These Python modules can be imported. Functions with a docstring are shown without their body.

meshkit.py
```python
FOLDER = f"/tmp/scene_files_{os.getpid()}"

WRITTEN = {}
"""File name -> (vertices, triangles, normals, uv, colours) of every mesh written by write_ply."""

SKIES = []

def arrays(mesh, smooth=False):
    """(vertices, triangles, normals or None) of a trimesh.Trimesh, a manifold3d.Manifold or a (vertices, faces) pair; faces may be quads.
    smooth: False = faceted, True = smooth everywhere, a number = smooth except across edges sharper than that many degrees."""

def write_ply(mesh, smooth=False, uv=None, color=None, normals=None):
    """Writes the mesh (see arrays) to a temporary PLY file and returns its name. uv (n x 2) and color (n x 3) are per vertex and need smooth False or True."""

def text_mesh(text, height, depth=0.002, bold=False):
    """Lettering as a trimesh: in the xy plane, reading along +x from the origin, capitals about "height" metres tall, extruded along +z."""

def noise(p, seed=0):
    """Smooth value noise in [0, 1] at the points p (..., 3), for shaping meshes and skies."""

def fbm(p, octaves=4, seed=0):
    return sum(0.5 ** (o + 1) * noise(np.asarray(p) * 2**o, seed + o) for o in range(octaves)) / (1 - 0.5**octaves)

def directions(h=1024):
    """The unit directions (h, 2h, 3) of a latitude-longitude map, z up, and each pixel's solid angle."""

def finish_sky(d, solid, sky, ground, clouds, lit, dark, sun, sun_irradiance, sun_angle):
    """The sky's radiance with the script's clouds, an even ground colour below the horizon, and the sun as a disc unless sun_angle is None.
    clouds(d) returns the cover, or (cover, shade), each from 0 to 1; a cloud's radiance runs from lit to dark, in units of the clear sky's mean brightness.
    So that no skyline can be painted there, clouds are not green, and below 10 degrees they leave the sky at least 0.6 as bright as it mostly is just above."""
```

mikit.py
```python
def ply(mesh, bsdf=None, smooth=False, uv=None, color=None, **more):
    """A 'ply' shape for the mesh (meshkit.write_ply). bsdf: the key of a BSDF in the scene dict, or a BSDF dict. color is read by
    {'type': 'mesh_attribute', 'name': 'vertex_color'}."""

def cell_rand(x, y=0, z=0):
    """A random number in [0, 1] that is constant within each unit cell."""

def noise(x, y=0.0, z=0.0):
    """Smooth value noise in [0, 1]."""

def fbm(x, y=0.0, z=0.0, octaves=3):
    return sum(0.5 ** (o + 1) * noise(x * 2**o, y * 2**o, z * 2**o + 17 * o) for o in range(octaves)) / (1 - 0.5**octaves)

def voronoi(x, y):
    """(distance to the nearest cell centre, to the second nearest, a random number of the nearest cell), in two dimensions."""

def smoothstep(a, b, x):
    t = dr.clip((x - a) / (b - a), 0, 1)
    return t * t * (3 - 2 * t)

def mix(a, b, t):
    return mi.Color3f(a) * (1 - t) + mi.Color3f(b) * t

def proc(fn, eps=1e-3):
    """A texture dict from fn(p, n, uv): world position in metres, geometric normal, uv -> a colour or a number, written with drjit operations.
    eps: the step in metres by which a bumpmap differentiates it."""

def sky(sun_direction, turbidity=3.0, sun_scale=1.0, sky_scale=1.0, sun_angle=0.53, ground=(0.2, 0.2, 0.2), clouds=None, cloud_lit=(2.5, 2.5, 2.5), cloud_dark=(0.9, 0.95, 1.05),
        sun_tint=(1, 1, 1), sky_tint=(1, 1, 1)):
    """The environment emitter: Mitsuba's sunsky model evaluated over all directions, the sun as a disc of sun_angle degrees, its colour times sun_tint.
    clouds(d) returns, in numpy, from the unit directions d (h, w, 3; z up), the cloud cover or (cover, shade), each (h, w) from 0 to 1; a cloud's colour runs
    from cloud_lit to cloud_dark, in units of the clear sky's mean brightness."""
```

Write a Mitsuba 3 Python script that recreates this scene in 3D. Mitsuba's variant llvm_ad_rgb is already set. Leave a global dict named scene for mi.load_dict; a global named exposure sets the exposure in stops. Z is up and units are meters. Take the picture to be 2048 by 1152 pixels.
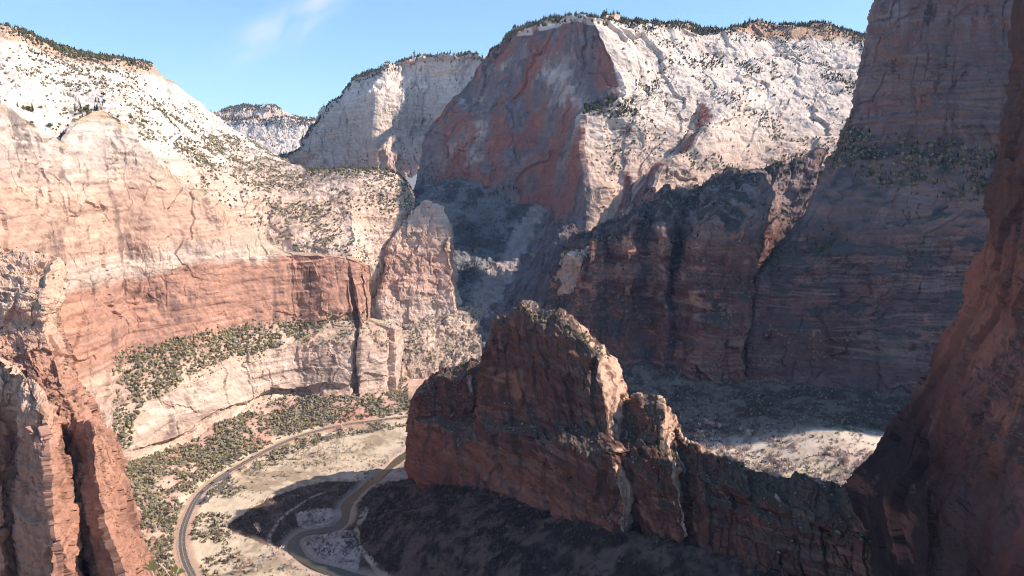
import math
import numpy as np, trimesh
import mitsuba as mi
import mikit, meshkit
from scipy.interpolate import PchipInterpolator, LinearNDInterpolator, CloughTocher2DInterpolator

# ---------------------------------------------------------------- camera, sky, exposure
F, H, HZ = 1365.0, 370.0, 340.0                 # focal length in photo pixels, eye height above the valley floor, horizon row
TH = math.atan((576 - HZ) / F)
T = mi.ScalarTransform4f
scene, labels = {'type': 'scene'}, {}
scene['air'] = {'type': 'homogeneous', 'albedo': {'type': 'rgb', 'value': [.94, .95, .96]}, 'sigma_t': {'type': 'rgb', 'value': [1.0e-5, 1.5e-5, 2.7e-5]}}
scene['haze'] = {'type': 'cube', 'to_world': T().translate([0, 3000, 527]).scale([5600, 5600, 574]), 'bsdf': {'type': 'null'}, 'interior': {'type': 'ref', 'id': 'air'}}
labels['haze'] = {'label': 'thin blue haze filling the whole canyon', 'kind': 'stuff'}
scene['camera'] = {'type': 'perspective', 'fov': 2 * math.degrees(math.atan(1024 / F)), 'fov_axis': 'x', 'near_clip': 0.2, 'far_clip': 40000.0, 'medium': {'type': 'ref', 'id': 'air'},
                   'to_world': T().look_at(origin=[0, 0, H], target=[0, math.cos(TH), H - math.sin(TH)], up=[0, 0, 1])}
SUN = np.array([0.797, 0.035, 0.602]); SUN = SUN / np.linalg.norm(SUN)
def cirrus(d):
    """Two faint wisps of high cloud: one left of the middle, one low on the far left."""
    az, el = np.degrees(np.arctan2(d[..., 0], d[..., 1])), np.degrees(np.arcsin(np.clip(d[..., 2], -1, 1)))
    def wisp(a0, e0, la, le, tilt, k):
        a, e = az - a0, el - e0
        u, v = a * math.cos(tilt) + e * math.sin(tilt), e * math.cos(tilt) - a * math.sin(tilt)
        body = np.exp(-(u / la) ** 2 - (v / le) ** 2)
        n = meshkit.fbm(np.stack([u * 0.35 + k, v * 1.6 + 0.5 * np.sin(u), u * 0 + k], -1), 5, k)
        return body * np.clip(n * 2.2 - 0.55, 0, 1)
    return np.clip(0.45 * wisp(-15.2, 12.6, 4.2, 1.3, 0.75, 3) + 0.4 * wisp(-19.5, 9.8, 3.0, 0.9, 0.6, 8) + 0.55 * wisp(-36.0, 13.0, 3.5, 1.2, -0.25, 5) + 0.05 * meshkit.fbm(d * [3, 3, 9], 4, 9), 0, 1)
scene['sky'] = mikit.sky(SUN.tolist(), turbidity=2.3, clouds=cirrus, cloud_lit=(2.3, 2.25, 2.2), sun_tint=(1.0, 1.03, 1.24), sky_tint=(0.96, 1.10, 1.14))
exposure = 2.42
SP = 1.75                                        # mesh spacing in photo pixels

# ---------------------------------------------------------------- numpy noise
def _h(i, j, k, s):
    h = (i * np.uint32(374761393) + j * np.uint32(668265263) + k * np.uint32(2147483647) + np.uint32((s * 144665 + 977) & 0xFFFFFFFF))
    h = (h ^ (h >> np.uint32(13))) * np.uint32(1274126177)
    h = (h ^ (h >> np.uint32(16))) * np.uint32(2246822519)
    return ((h ^ (h >> np.uint32(15))) & np.uint32(0xFFFFFF)).astype(np.float32) * np.float32(1 / 16777215.0)

def rnd(i, j=0, k=0, s=0):
    c = lambda a: np.asarray(np.floor(a), np.int64).astype(np.uint32)
    return _h(c(i), c(j), c(k), s)

def noise(p, s=0):
    p = np.asarray(p, np.float32); f = np.floor(p); t = p - f; t = t * t * t * (t * (t * 6 - 15) + 10)
    u = f.astype(np.int64).astype(np.uint32); o = np.uint32(1); z = np.uint32(0); out = 0
    for a in (0, 1):
        for b in (0, 1):
            for c in (0, 1):
                w = (t[..., 0] if a else 1 - t[..., 0]) * (t[..., 1] if b else 1 - t[..., 1]) * (t[..., 2] if c else 1 - t[..., 2])
                out = out + w * _h(u[..., 0] + (o if a else z), u[..., 1] + (o if b else z), u[..., 2] + (o if c else z), s)
    return out

def fbm(p, oct=3, s=0, g=0.5):
    p = np.asarray(p, np.float32); out = 0; w = 1.0; n = 0
    for o in range(oct):
        out = out + w * (noise(p * 2.03 ** o + 7.3 * o, s + o) - 0.5); n += w; w *= g
    return out / n * 2

def ridged(p, oct=3, s=0):
    p = np.asarray(p, np.float32); out = 0; w = 1.0; n = 0
    for o in range(oct):
        out = out + w * (1 - np.abs(noise(p * 2.1 ** o + 3.1 * o, s + o) * 2 - 1) * 2); n += w; w *= 0.5
    return out / n

def voro(p, s=0):
    p = np.asarray(p, np.float32); f = np.floor(p); u = f.astype(np.int64); d1 = np.full(p.shape[:-1], 9, np.float32); d2 = d1.copy(); r = d1 * 0
    for a in (-1, 0, 1):
        for b in (-1, 0, 1):
            for c in (-1, 0, 1):
                i, j, k = ((u[..., n] + e).astype(np.uint32) for n, e in enumerate((a, b, c)))
                q = [f[..., n] + e + 0.15 + 0.7 * _h(i, j, k, s + 1 + n) - p[..., n] for n, e in enumerate((a, b, c))]
                d = q[0] ** 2 + q[1] ** 2 + q[2] ** 2
                m = d < d1
                d2 = np.where(m, d1, np.minimum(d2, d)); r = np.where(m, _h(i, j, k, s), r); d1 = np.minimum(d1, d)
    return np.sqrt(d1), np.sqrt(d2), r

def sst(a, b, x):
    t = np.clip((x - a) / (b - a), 0, 1); return t * t * (3 - 2 * t)

def mix(a, b, t):
    return np.asarray(a, np.float32) * (1 - t[..., None]) + np.asarray(b, np.float32) * t[..., None]

# ---------------------------------------------------------------- surveyed points -> world
CT, ST = math.cos(TH), math.sin(TH)
def P(px, py, y):
    """World point on the sight line of photo point (px, py) at the distance y ahead."""
    cx, cy = (px - 1024) / F, (576 - py) / F
    return np.array([cx * y / (CT + cy * ST), y, H + y * (cy * CT - ST) / (CT + cy * ST)])
def G(px, py, z):
    """The same at the height z."""
    cy = (576 - py) / F
    return P(px, py, (z - H) * (CT + cy * ST) / (cy * CT - ST))
def pix(W):
    d = np.asarray(W) - [0, 0, H]
    c = d[..., 1] * CT - d[..., 2] * ST
    return np.stack([1024 + F * d[..., 0] / np.maximum(c, 1), 576 - F * (d[..., 1] * ST + d[..., 2] * CT) / np.maximum(c, 1)], -1)

def grid_faces(n, m):
    i, j = np.meshgrid(np.arange(n - 1), np.arange(m - 1), indexing='ij'); a = (i * m + j).ravel()
    return np.vstack([np.stack([a, a + 1, a + m + 1], 1), np.stack([a, a + m + 1, a + m], 1)])

def grid_normals(W):
    du, dv = np.gradient(W, axis=1), np.gradient(W, axis=0)
    n = np.cross(du, dv); return n / np.maximum(np.linalg.norm(n, axis=-1, keepdims=True), 1e-9)

SHEETS = {}
def resample(W, sp, ku=0.6, kv=0.25, coarse=()):
    """A grid of control points as a dense grid; ku, kv: how far from straight towards smooth between columns, rows; coarse: row gaps nobody sees."""
    pc = np.clip(pix(W), [-30, -30], [2080, 1185])
    lu = np.quantile(np.linalg.norm(np.diff(pc, axis=1), axis=-1), 0.7, axis=0); lv = np.quantile(np.linalg.norm(np.diff(pc, axis=0), axis=-1), 0.65, axis=1)
    for k in coarse: lv[k] *= 0.25
    def param(l):
        l = np.maximum(l, 6.0); k = np.concatenate([[0], np.cumsum(l)]); t = []
        for i in range(len(l)): t.append(np.linspace(k[i], k[i + 1], max(2, int(math.ceil(l[i] / sp))) + 1)[:-1])
        return k, np.concatenate(t + [[k[-1]]])
    def interp(k, t, A, w):
        lin = np.stack([np.stack([np.interp(t, k, A[:, j, c]) for j in range(A.shape[1])], 1) for c in range(3)], -1)
        return lin * (1 - w) + w * PchipInterpolator(k, A, axis=0)(t) if w else lin
    kv_, tv = param(lv); W = interp(kv_, tv, W, kv)
    ku_, tu = param(lu); return interp(ku_, tu, W.transpose(1, 0, 2), ku).transpose(1, 0, 2)

def voro2(x, y, s=0):
    """Blocky cells: (edge distance, random of the cell, tilts, offset from its centre)."""
    x, y = np.asarray(x, np.float32), np.asarray(y, np.float32); fx, fy = np.floor(x), np.floor(y); ix, iy = fx.astype(np.int64), fy.astype(np.int64)
    d1 = np.full(x.shape, 9, np.float32); d2 = d1.copy(); r = d1 * 0; ox = d1 * 0; oy = d1 * 0; k = np.uint32(0)
    for a in (-1, 0, 1):
        for b in (-1, 0, 1):
            i, j = (ix + a).astype(np.uint32), (iy + b).astype(np.uint32)
            dx = fx + a + 0.1 + 0.8 * _h(i, j, k, s + 1) - x; dy = fy + b + 0.1 + 0.8 * _h(i, j, k, s + 2) - y
            ax, ay = np.abs(dx), np.abs(dy); d = np.maximum(ax, ay) + 0.25 * np.minimum(ax, ay)
            m = d < d1
            d2 = np.where(m, d1, np.minimum(d2, d)); r = np.where(m, _h(i, j, k, s), r); ox = np.where(m, dx, ox); oy = np.where(m, dy, oy); d1 = np.minimum(d1, d)
    return d2 - d1, r, ox, oy

def rock(W, N, big=6, slab=2.0, blk=1.2, led=1.2, joint=2.0, fine=0.8, size=(18, 24), slabs=(60, 80), jl=22, seed=0, tilt=(0, 0), bigl=70, rough=1.0, warp=0):
    """Displaces a dense grid along its normals: buttresses, exfoliated slabs, jointed blocks, bedding ledges, cracks, roughness."""
    if warp:
        W = W + warp * np.stack([fbm(W / (7 * warp), 4, seed + 90), fbm(W / (7 * warp), 3, seed + 91), 0.8 * fbm(W / (7 * warp), 4, seed + 92)], -1)
        W = W + 0.38 * warp * np.stack([fbm(W / (2.2 * warp), 3, seed + 94), fbm(W / (2.2 * warp), 3, seed + 95), 0.8 * fbm(W / (2.2 * warp), 3, seed + 96)], -1)
    steep = sst(0.12, 0.45, 1 - np.abs(N[..., 2]))
    px = np.linalg.norm(W - [0, 0, H], axis=-1) / F * SP * 1.3        # metres between neighbours
    mid = W[W.shape[0] // 2]; s1 = np.concatenate([[0], np.cumsum(np.linalg.norm(np.diff(mid, axis=0)[:, :2], axis=1))])
    t1 = np.concatenate([[0], np.cumsum(np.median(np.linalg.norm(np.diff(W, axis=0), axis=-1), axis=1))])
    S, Tt = np.meshgrid(s1, t1); Tt = np.where(steep > 0.5, -W[..., 2], Tt * 0 - W[..., 2] - 0.5 * W[..., 1])
    w1, w2 = fbm(W / 28, 3, seed + 5), fbm(W / 28, 3, seed + 6)
    D = big * fbm(W / [bigl, bigl, bigl * 2.2], 3, seed + 1)
    s_, t_ = S + 0.16 * slabs[0] * w1, Tt + 0.16 * slabs[1] * w2
    e, r, ox, oy = voro2(s_ / slabs[0], t_ / slabs[1] + 0.3 * rnd(s_ / slabs[0], 0, 0, seed), seed + 10)
    D = D + slab * ((r - 0.5) * 1.6 + 1.0 * ((r * 7.13) % 1 - 0.5) * ox + 0.8 * ((r * 13.7) % 1 - 0.5) * oy)
    busy = sst(-0.35, 0.35, fbm(W / 75, 2, seed + 15) + rough - 0.6)
    for k, (c, a) in enumerate(((1.0, 1.0), (0.45, 0.6), (0.2, 0.35))):
        e, r, ox, oy = voro2((S + 0.14 * size[0] * w1) / (size[0] * c), (Tt + 0.14 * size[1] * w2) / (size[1] * c), seed + 20 + 5 * k)
        ok = sst(1.0, 2.5, size[0] * c / px) * (0.25 + 0.75 * busy)
        D = D + blk * a * ok * ((r - 0.5) * 1.8 + 1.2 * ((r * 7.13) % 1 - 0.5) * ox + 0.8 * ((r * 13.7) % 1 - 0.5) * oy - 0.5 * (1 - sst(0, 0.12, e)) * ((r * 3.7) % 1))
    zz = W[..., 2] + tilt[0] * W[..., 0] + tilt[1] * W[..., 1] + 5 * fbm(W / [90, 90, 200], 2, seed + 8)
    for L, a in ((23, 1.0), (9.5, 0.8), (4.1, 0.5), (1.9, 0.3)):
        i = np.floor(zz / L); t = zz / L - i; i = i * 1.0
        lat = (W[..., 0] * 0.8 + W[..., 1] * 0.6) / (L * 4 + 10)
        v0 = noise(np.stack([lat, i * 3.7, i * 7.31], -1), seed + 50); v1 = noise(np.stack([lat, (i + 1) * 3.7, (i + 1) * 7.31], -1), seed + 50)
        v = v0 + (v1 - v0) * sst(0.8, 1.0, t)
        D = D + led * a * sst(1.0, 2.0, L / px) * steep * (v - 0.5) * 2
    if joint:                                                          # long cracks, near upright, that come and go
        for k, (l, a) in enumerate(((jl, 1.0), (jl * 0.4, 0.5))):
            n = noise(np.stack([(S + 1.2 * w1) / l, Tt / (l * 16), Tt * 0 + k], -1), seed + 70 + k)
            on = sst(0.05, 0.4, fbm(W / (l * 2), 2, seed + 74 + k) + 0.06)
            wd = np.maximum(0.035, 0.5 * px / l)
            D = D - joint * a * on * steep * (1 - sst(0, wd, np.abs(n - 0.5))) * sst(0.7, 2.0, l / px / 3)
    D = D + fine * (fbm(W / 7, 3, seed + 60) * sst(0.8, 2, 7 / px) + 0.8 * ridged(W / 14, 2, seed + 64) * sst(0.8, 2, 14 / px))
    return W + N * D[..., None]

def broad_normals(W, n=14):
    """Normals of the landform without its small relief, pointing out of the rock."""
    from scipy.ndimage import uniform_filter1d
    w = uniform_filter1d(uniform_filter1d(W, n, axis=0, mode='nearest'), n, axis=1, mode='nearest'); N = grid_normals(w)
    return N if ((N * ([0, 0, H] - W)).sum(-1) > 0).mean() > 0.5 else -N

def finish(key, W, color, flip=None, **extra):
    n, m = W.shape[:2]; f = grid_faces(n, m)
    N = grid_normals(W)
    if N[..., 2].mean() < 0: N = -N
    C = np.clip(color(W, N), 0.01, 0.9)
    scene[key] = mikit.ply((W.reshape(-1, 3), f), 'rock_material', smooth=False, color=C.reshape(-1, 3), **extra)
    SHEETS[key] = (W, N)

def sheet(key, rows, color, sp=1.0, ku=0.6, kv=0.25, coarse=(), **kw):
    W = np.array([[q if len(q) == 3 and isinstance(q, np.ndarray) else P(*q) for q in r] for r in rows])
    W = resample(W, SP * sp, ku, kv, coarse)
    N = grid_normals(W)
    if ((N * ([0, 0, H] - W)).sum(-1) > 0).mean() < 0.5: N = -N
    W = rock(W, N, **kw)
    finish(key, W, color)

def structure(key, label):
    labels[key] = {'label': label, 'kind': 'structure'}

scene['rock_material'] = {'type': 'twosided', 'bsdf': {'type': 'diffuse', 'reflectance': {'type': 'mesh_attribute', 'name': 'vertex_color'}}}

# ---------------------------------------------------------------- rock colours (albedo by bed, streak and varnish; sun and shade tinted in by facing)
WHITE, CREAM, PINK, RED, BRICK, VARN, GREY = (.60, .55, .51), (.57, .465, .40), (.53, .385, .31), (.44, .255, .19), (.30, .13, .10), (.08, .058, .058), (.19, .16, .165)
def geo(beds, varnish=0.3, streak=0.35, grey=0.0, seed=0, tilt=(0, 0), cross=0.5, red=0.0, aspect=None, soil=None, sun_side=None, bed=1.0, spots=None):
    """beds: [(height, colour), ...] from low to high."""
    hs, cs = [b[0] for b in beds], np.array([b[1] for b in beds])
    def fn(W, N):
        steep = sst(0.25, 0.6, 1 - np.abs(N[..., 2])); Nb = broad_normals(W)
        shade_mask = np.ones_like(steep) if aspect is None else sst(aspect[2], aspect[3], Nb[..., 0] * aspect[0] + Nb[..., 1] * aspect[1])   # shade put into the grey and red of faces turned from the sun
        if aspect is not None: steep = np.maximum(steep, shade_mask)
        z = W[..., 2] + tilt[0] * W[..., 0] + tilt[1] * W[..., 1]
        zw = z + 14 * fbm(W / [110, 110, 60], 3, seed) + 4 * fbm(W / [30, 30, 12], 2, seed + 3)
        c = np.stack([np.interp(zw, hs, cs[:, k]) for k in range(3)], -1).astype(np.float32)
        # bedding: thin irregular lines, sets inclined against each other
        zs = (z + 6 * fbm(W / [120, 120, 300], 2, seed + 9)) / 17.0; si = np.floor(zs)
        inc = (rnd(si, np.floor((W[..., 0] + 0.6 * W[..., 1]) / 190 + 0.37 * si), 0, seed + 8) - 0.5) * 0.5 * cross
        zb = z + inc * (W[..., 0] * 0.8 + 0.6 * W[..., 1]) + 31 * si * (cross > 0) + 1.6 * fbm(W / 40, 2, seed + 10)
        b = fbm(np.stack([W[..., 0] / 260, W[..., 1] / 260, zb / 5.5], -1), 3, seed + 11, 0.7)
        b2 = fbm(np.stack([W[..., 0] / 90, W[..., 1] / 90, zb / 2.1], -1), 2, seed + 14, 0.7)
        c = c * np.clip(1 + bed * (0.24 * b + 0.16 * b2), 0.4, 1.7)[..., None]
        pa = fbm(W / [60, 60, 35], 3, seed + 20)
        c = c * (1 + 0.16 * pa)[..., None] * np.array([1, 1 - 0.02, 1 - 0.03])
        # vertical streaks below seeps
        sx = W[..., 0] * 0.8 + W[..., 1] * 0.6; sy = W[..., 1] * 0.8 - W[..., 0] * 0.6
        s1 = fbm(np.stack([sx / 9, sy / 9, z / 130], -1), 3, seed + 30, 0.6)
        s2 = fbm(np.stack([sx / 26, sy / 26, z / 160], -1), 2, seed + 34)
        area = sst(0.0, 0.35, fbm(W / [90, 90, 70], 2, seed + 37) + 0.25 * s2 + varnish - 0.25)
        v = sst(-0.05, 0.45, s1 + 0.5 * s2 + 0.35 * b + varnish - 0.25) * steep * area
        c = mix(c, np.broadcast_to(np.array(VARN), c.shape), np.clip(v * streak, 0, 1))
        if grey:
            g = sst(-0.45, 0.15, fbm(W / [130, 130, 90], 3, seed + 40) + 0.4 * s1 + 0.3) * steep * grey * shade_mask
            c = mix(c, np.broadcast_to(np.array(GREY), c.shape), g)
        if aspect is not None: c = c * (1 + 0.45 * shade_mask * np.clip(s1 + 0.6 * s2, -0.7, 0.9))[..., None]
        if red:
            g = sst(-0.15, 0.25, fbm(np.stack([sx / 60, sy / 60, z / 260], -1), 3, seed + 45) + 0.25 * s1) * steep * red * shade_mask
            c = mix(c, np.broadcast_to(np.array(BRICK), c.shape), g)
        w = sst(0.15, 0.5, s1 - 0.6 * s2 - 0.1) * steep * 0.3
        c = c * (1 + 0.35 * w)[..., None]
        if spots is not None:                                          # clean orange scars where slabs have fallen
            g = sst(0.26, 0.42, fbm(np.stack([sx / 38, sy / 38, z / 26], -1), 4, seed + 66, 0.62) + 0.25 * b + 0.3 * fbm(W / 140, 2, seed + 67) + 0.05) * steep
            c = mix(c, np.broadcast_to(np.array(spots), c.shape) * (1 + 0.3 * s1)[..., None], g)
            g = sst(0.2, 0.5, b + 0.5 * b2 + 0.5 * fbm(W / [120, 120, 40], 2, seed + 68)) * 0.55 * sst(0.5, 1.0, bed)
            c = mix(c, np.broadcast_to(np.array((.26, .19, .17)), c.shape), g * (spots is not None))
        hf = fbm(W / 13, 5, seed + 80, 0.78)
        c = c * (1 + 0.30 * hf)[..., None]
        jn = np.abs(noise(np.stack([sx / 15 + 0.5 * hf, sy / 15, z / 150], -1), seed + 85) - 0.5); jm = sst(0.0, 0.3, fbm(W / 60, 2, seed + 86))
        c = c * (1 - 0.55 * (1 - sst(0.012, 0.05, jn)) * jm * steep)[..., None]
        if soil is not None:                                           # debris and soil lie where the rock is not steep
            g = sst(0.50, 0.30, 1 - np.abs(Nb[..., 2])) * sst(-0.5, 0.1, fbm(W / 22, 3, seed + 60))
            c = mix(c, np.broadcast_to(np.array(soil), c.shape) * (1 + 0.25 * pa)[..., None], g)
        if sun_side is not None:                                          # broken end faces towards the sun, paler to carry sunlight in the colour
            g = sst(sun_side[1], sun_side[2], Nb[..., 0] + 0.35 * fbm(W / 9, 2, seed + 62))
            c = mix(c, np.broadcast_to(np.array(sun_side[0]), c.shape) * (1 + 0.2 * b + 0.15 * pa)[..., None], g)
        return c
    return fn

LEFT = [(0, PINK), (60, CREAM), (120, PINK), (145, RED), (228, RED), (238, CREAM), (252, CREAM), (275, (.54, .37, .285)), (345, (.54, .38, .295)), (372, CREAM), (420, WHITE), (620, WHITE)]
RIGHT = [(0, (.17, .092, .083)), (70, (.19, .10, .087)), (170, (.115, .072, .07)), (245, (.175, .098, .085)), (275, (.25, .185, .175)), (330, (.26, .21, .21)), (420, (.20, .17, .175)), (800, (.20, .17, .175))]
CENTER = [(0, PINK), (150, PINK), (300, PINK), (420, (.5, .42, .37)), (520, WHITE), (748, WHITE), (768, (.46, .32, .23)), (900, (.44, .31, .23))]
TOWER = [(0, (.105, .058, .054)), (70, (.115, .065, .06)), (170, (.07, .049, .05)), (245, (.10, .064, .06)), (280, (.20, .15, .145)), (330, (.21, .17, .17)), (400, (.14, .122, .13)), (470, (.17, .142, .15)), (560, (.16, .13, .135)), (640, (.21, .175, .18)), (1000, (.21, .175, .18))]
FIN = [(0, (.20, .09, .066)), (85, (.22, .10, .074)), (110, (.13, .066, .053)), (190, (.155, .08, .063)), (225, (.20, .11, .088)), (250, (.30, .20, .15)), (400, RED)]

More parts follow.
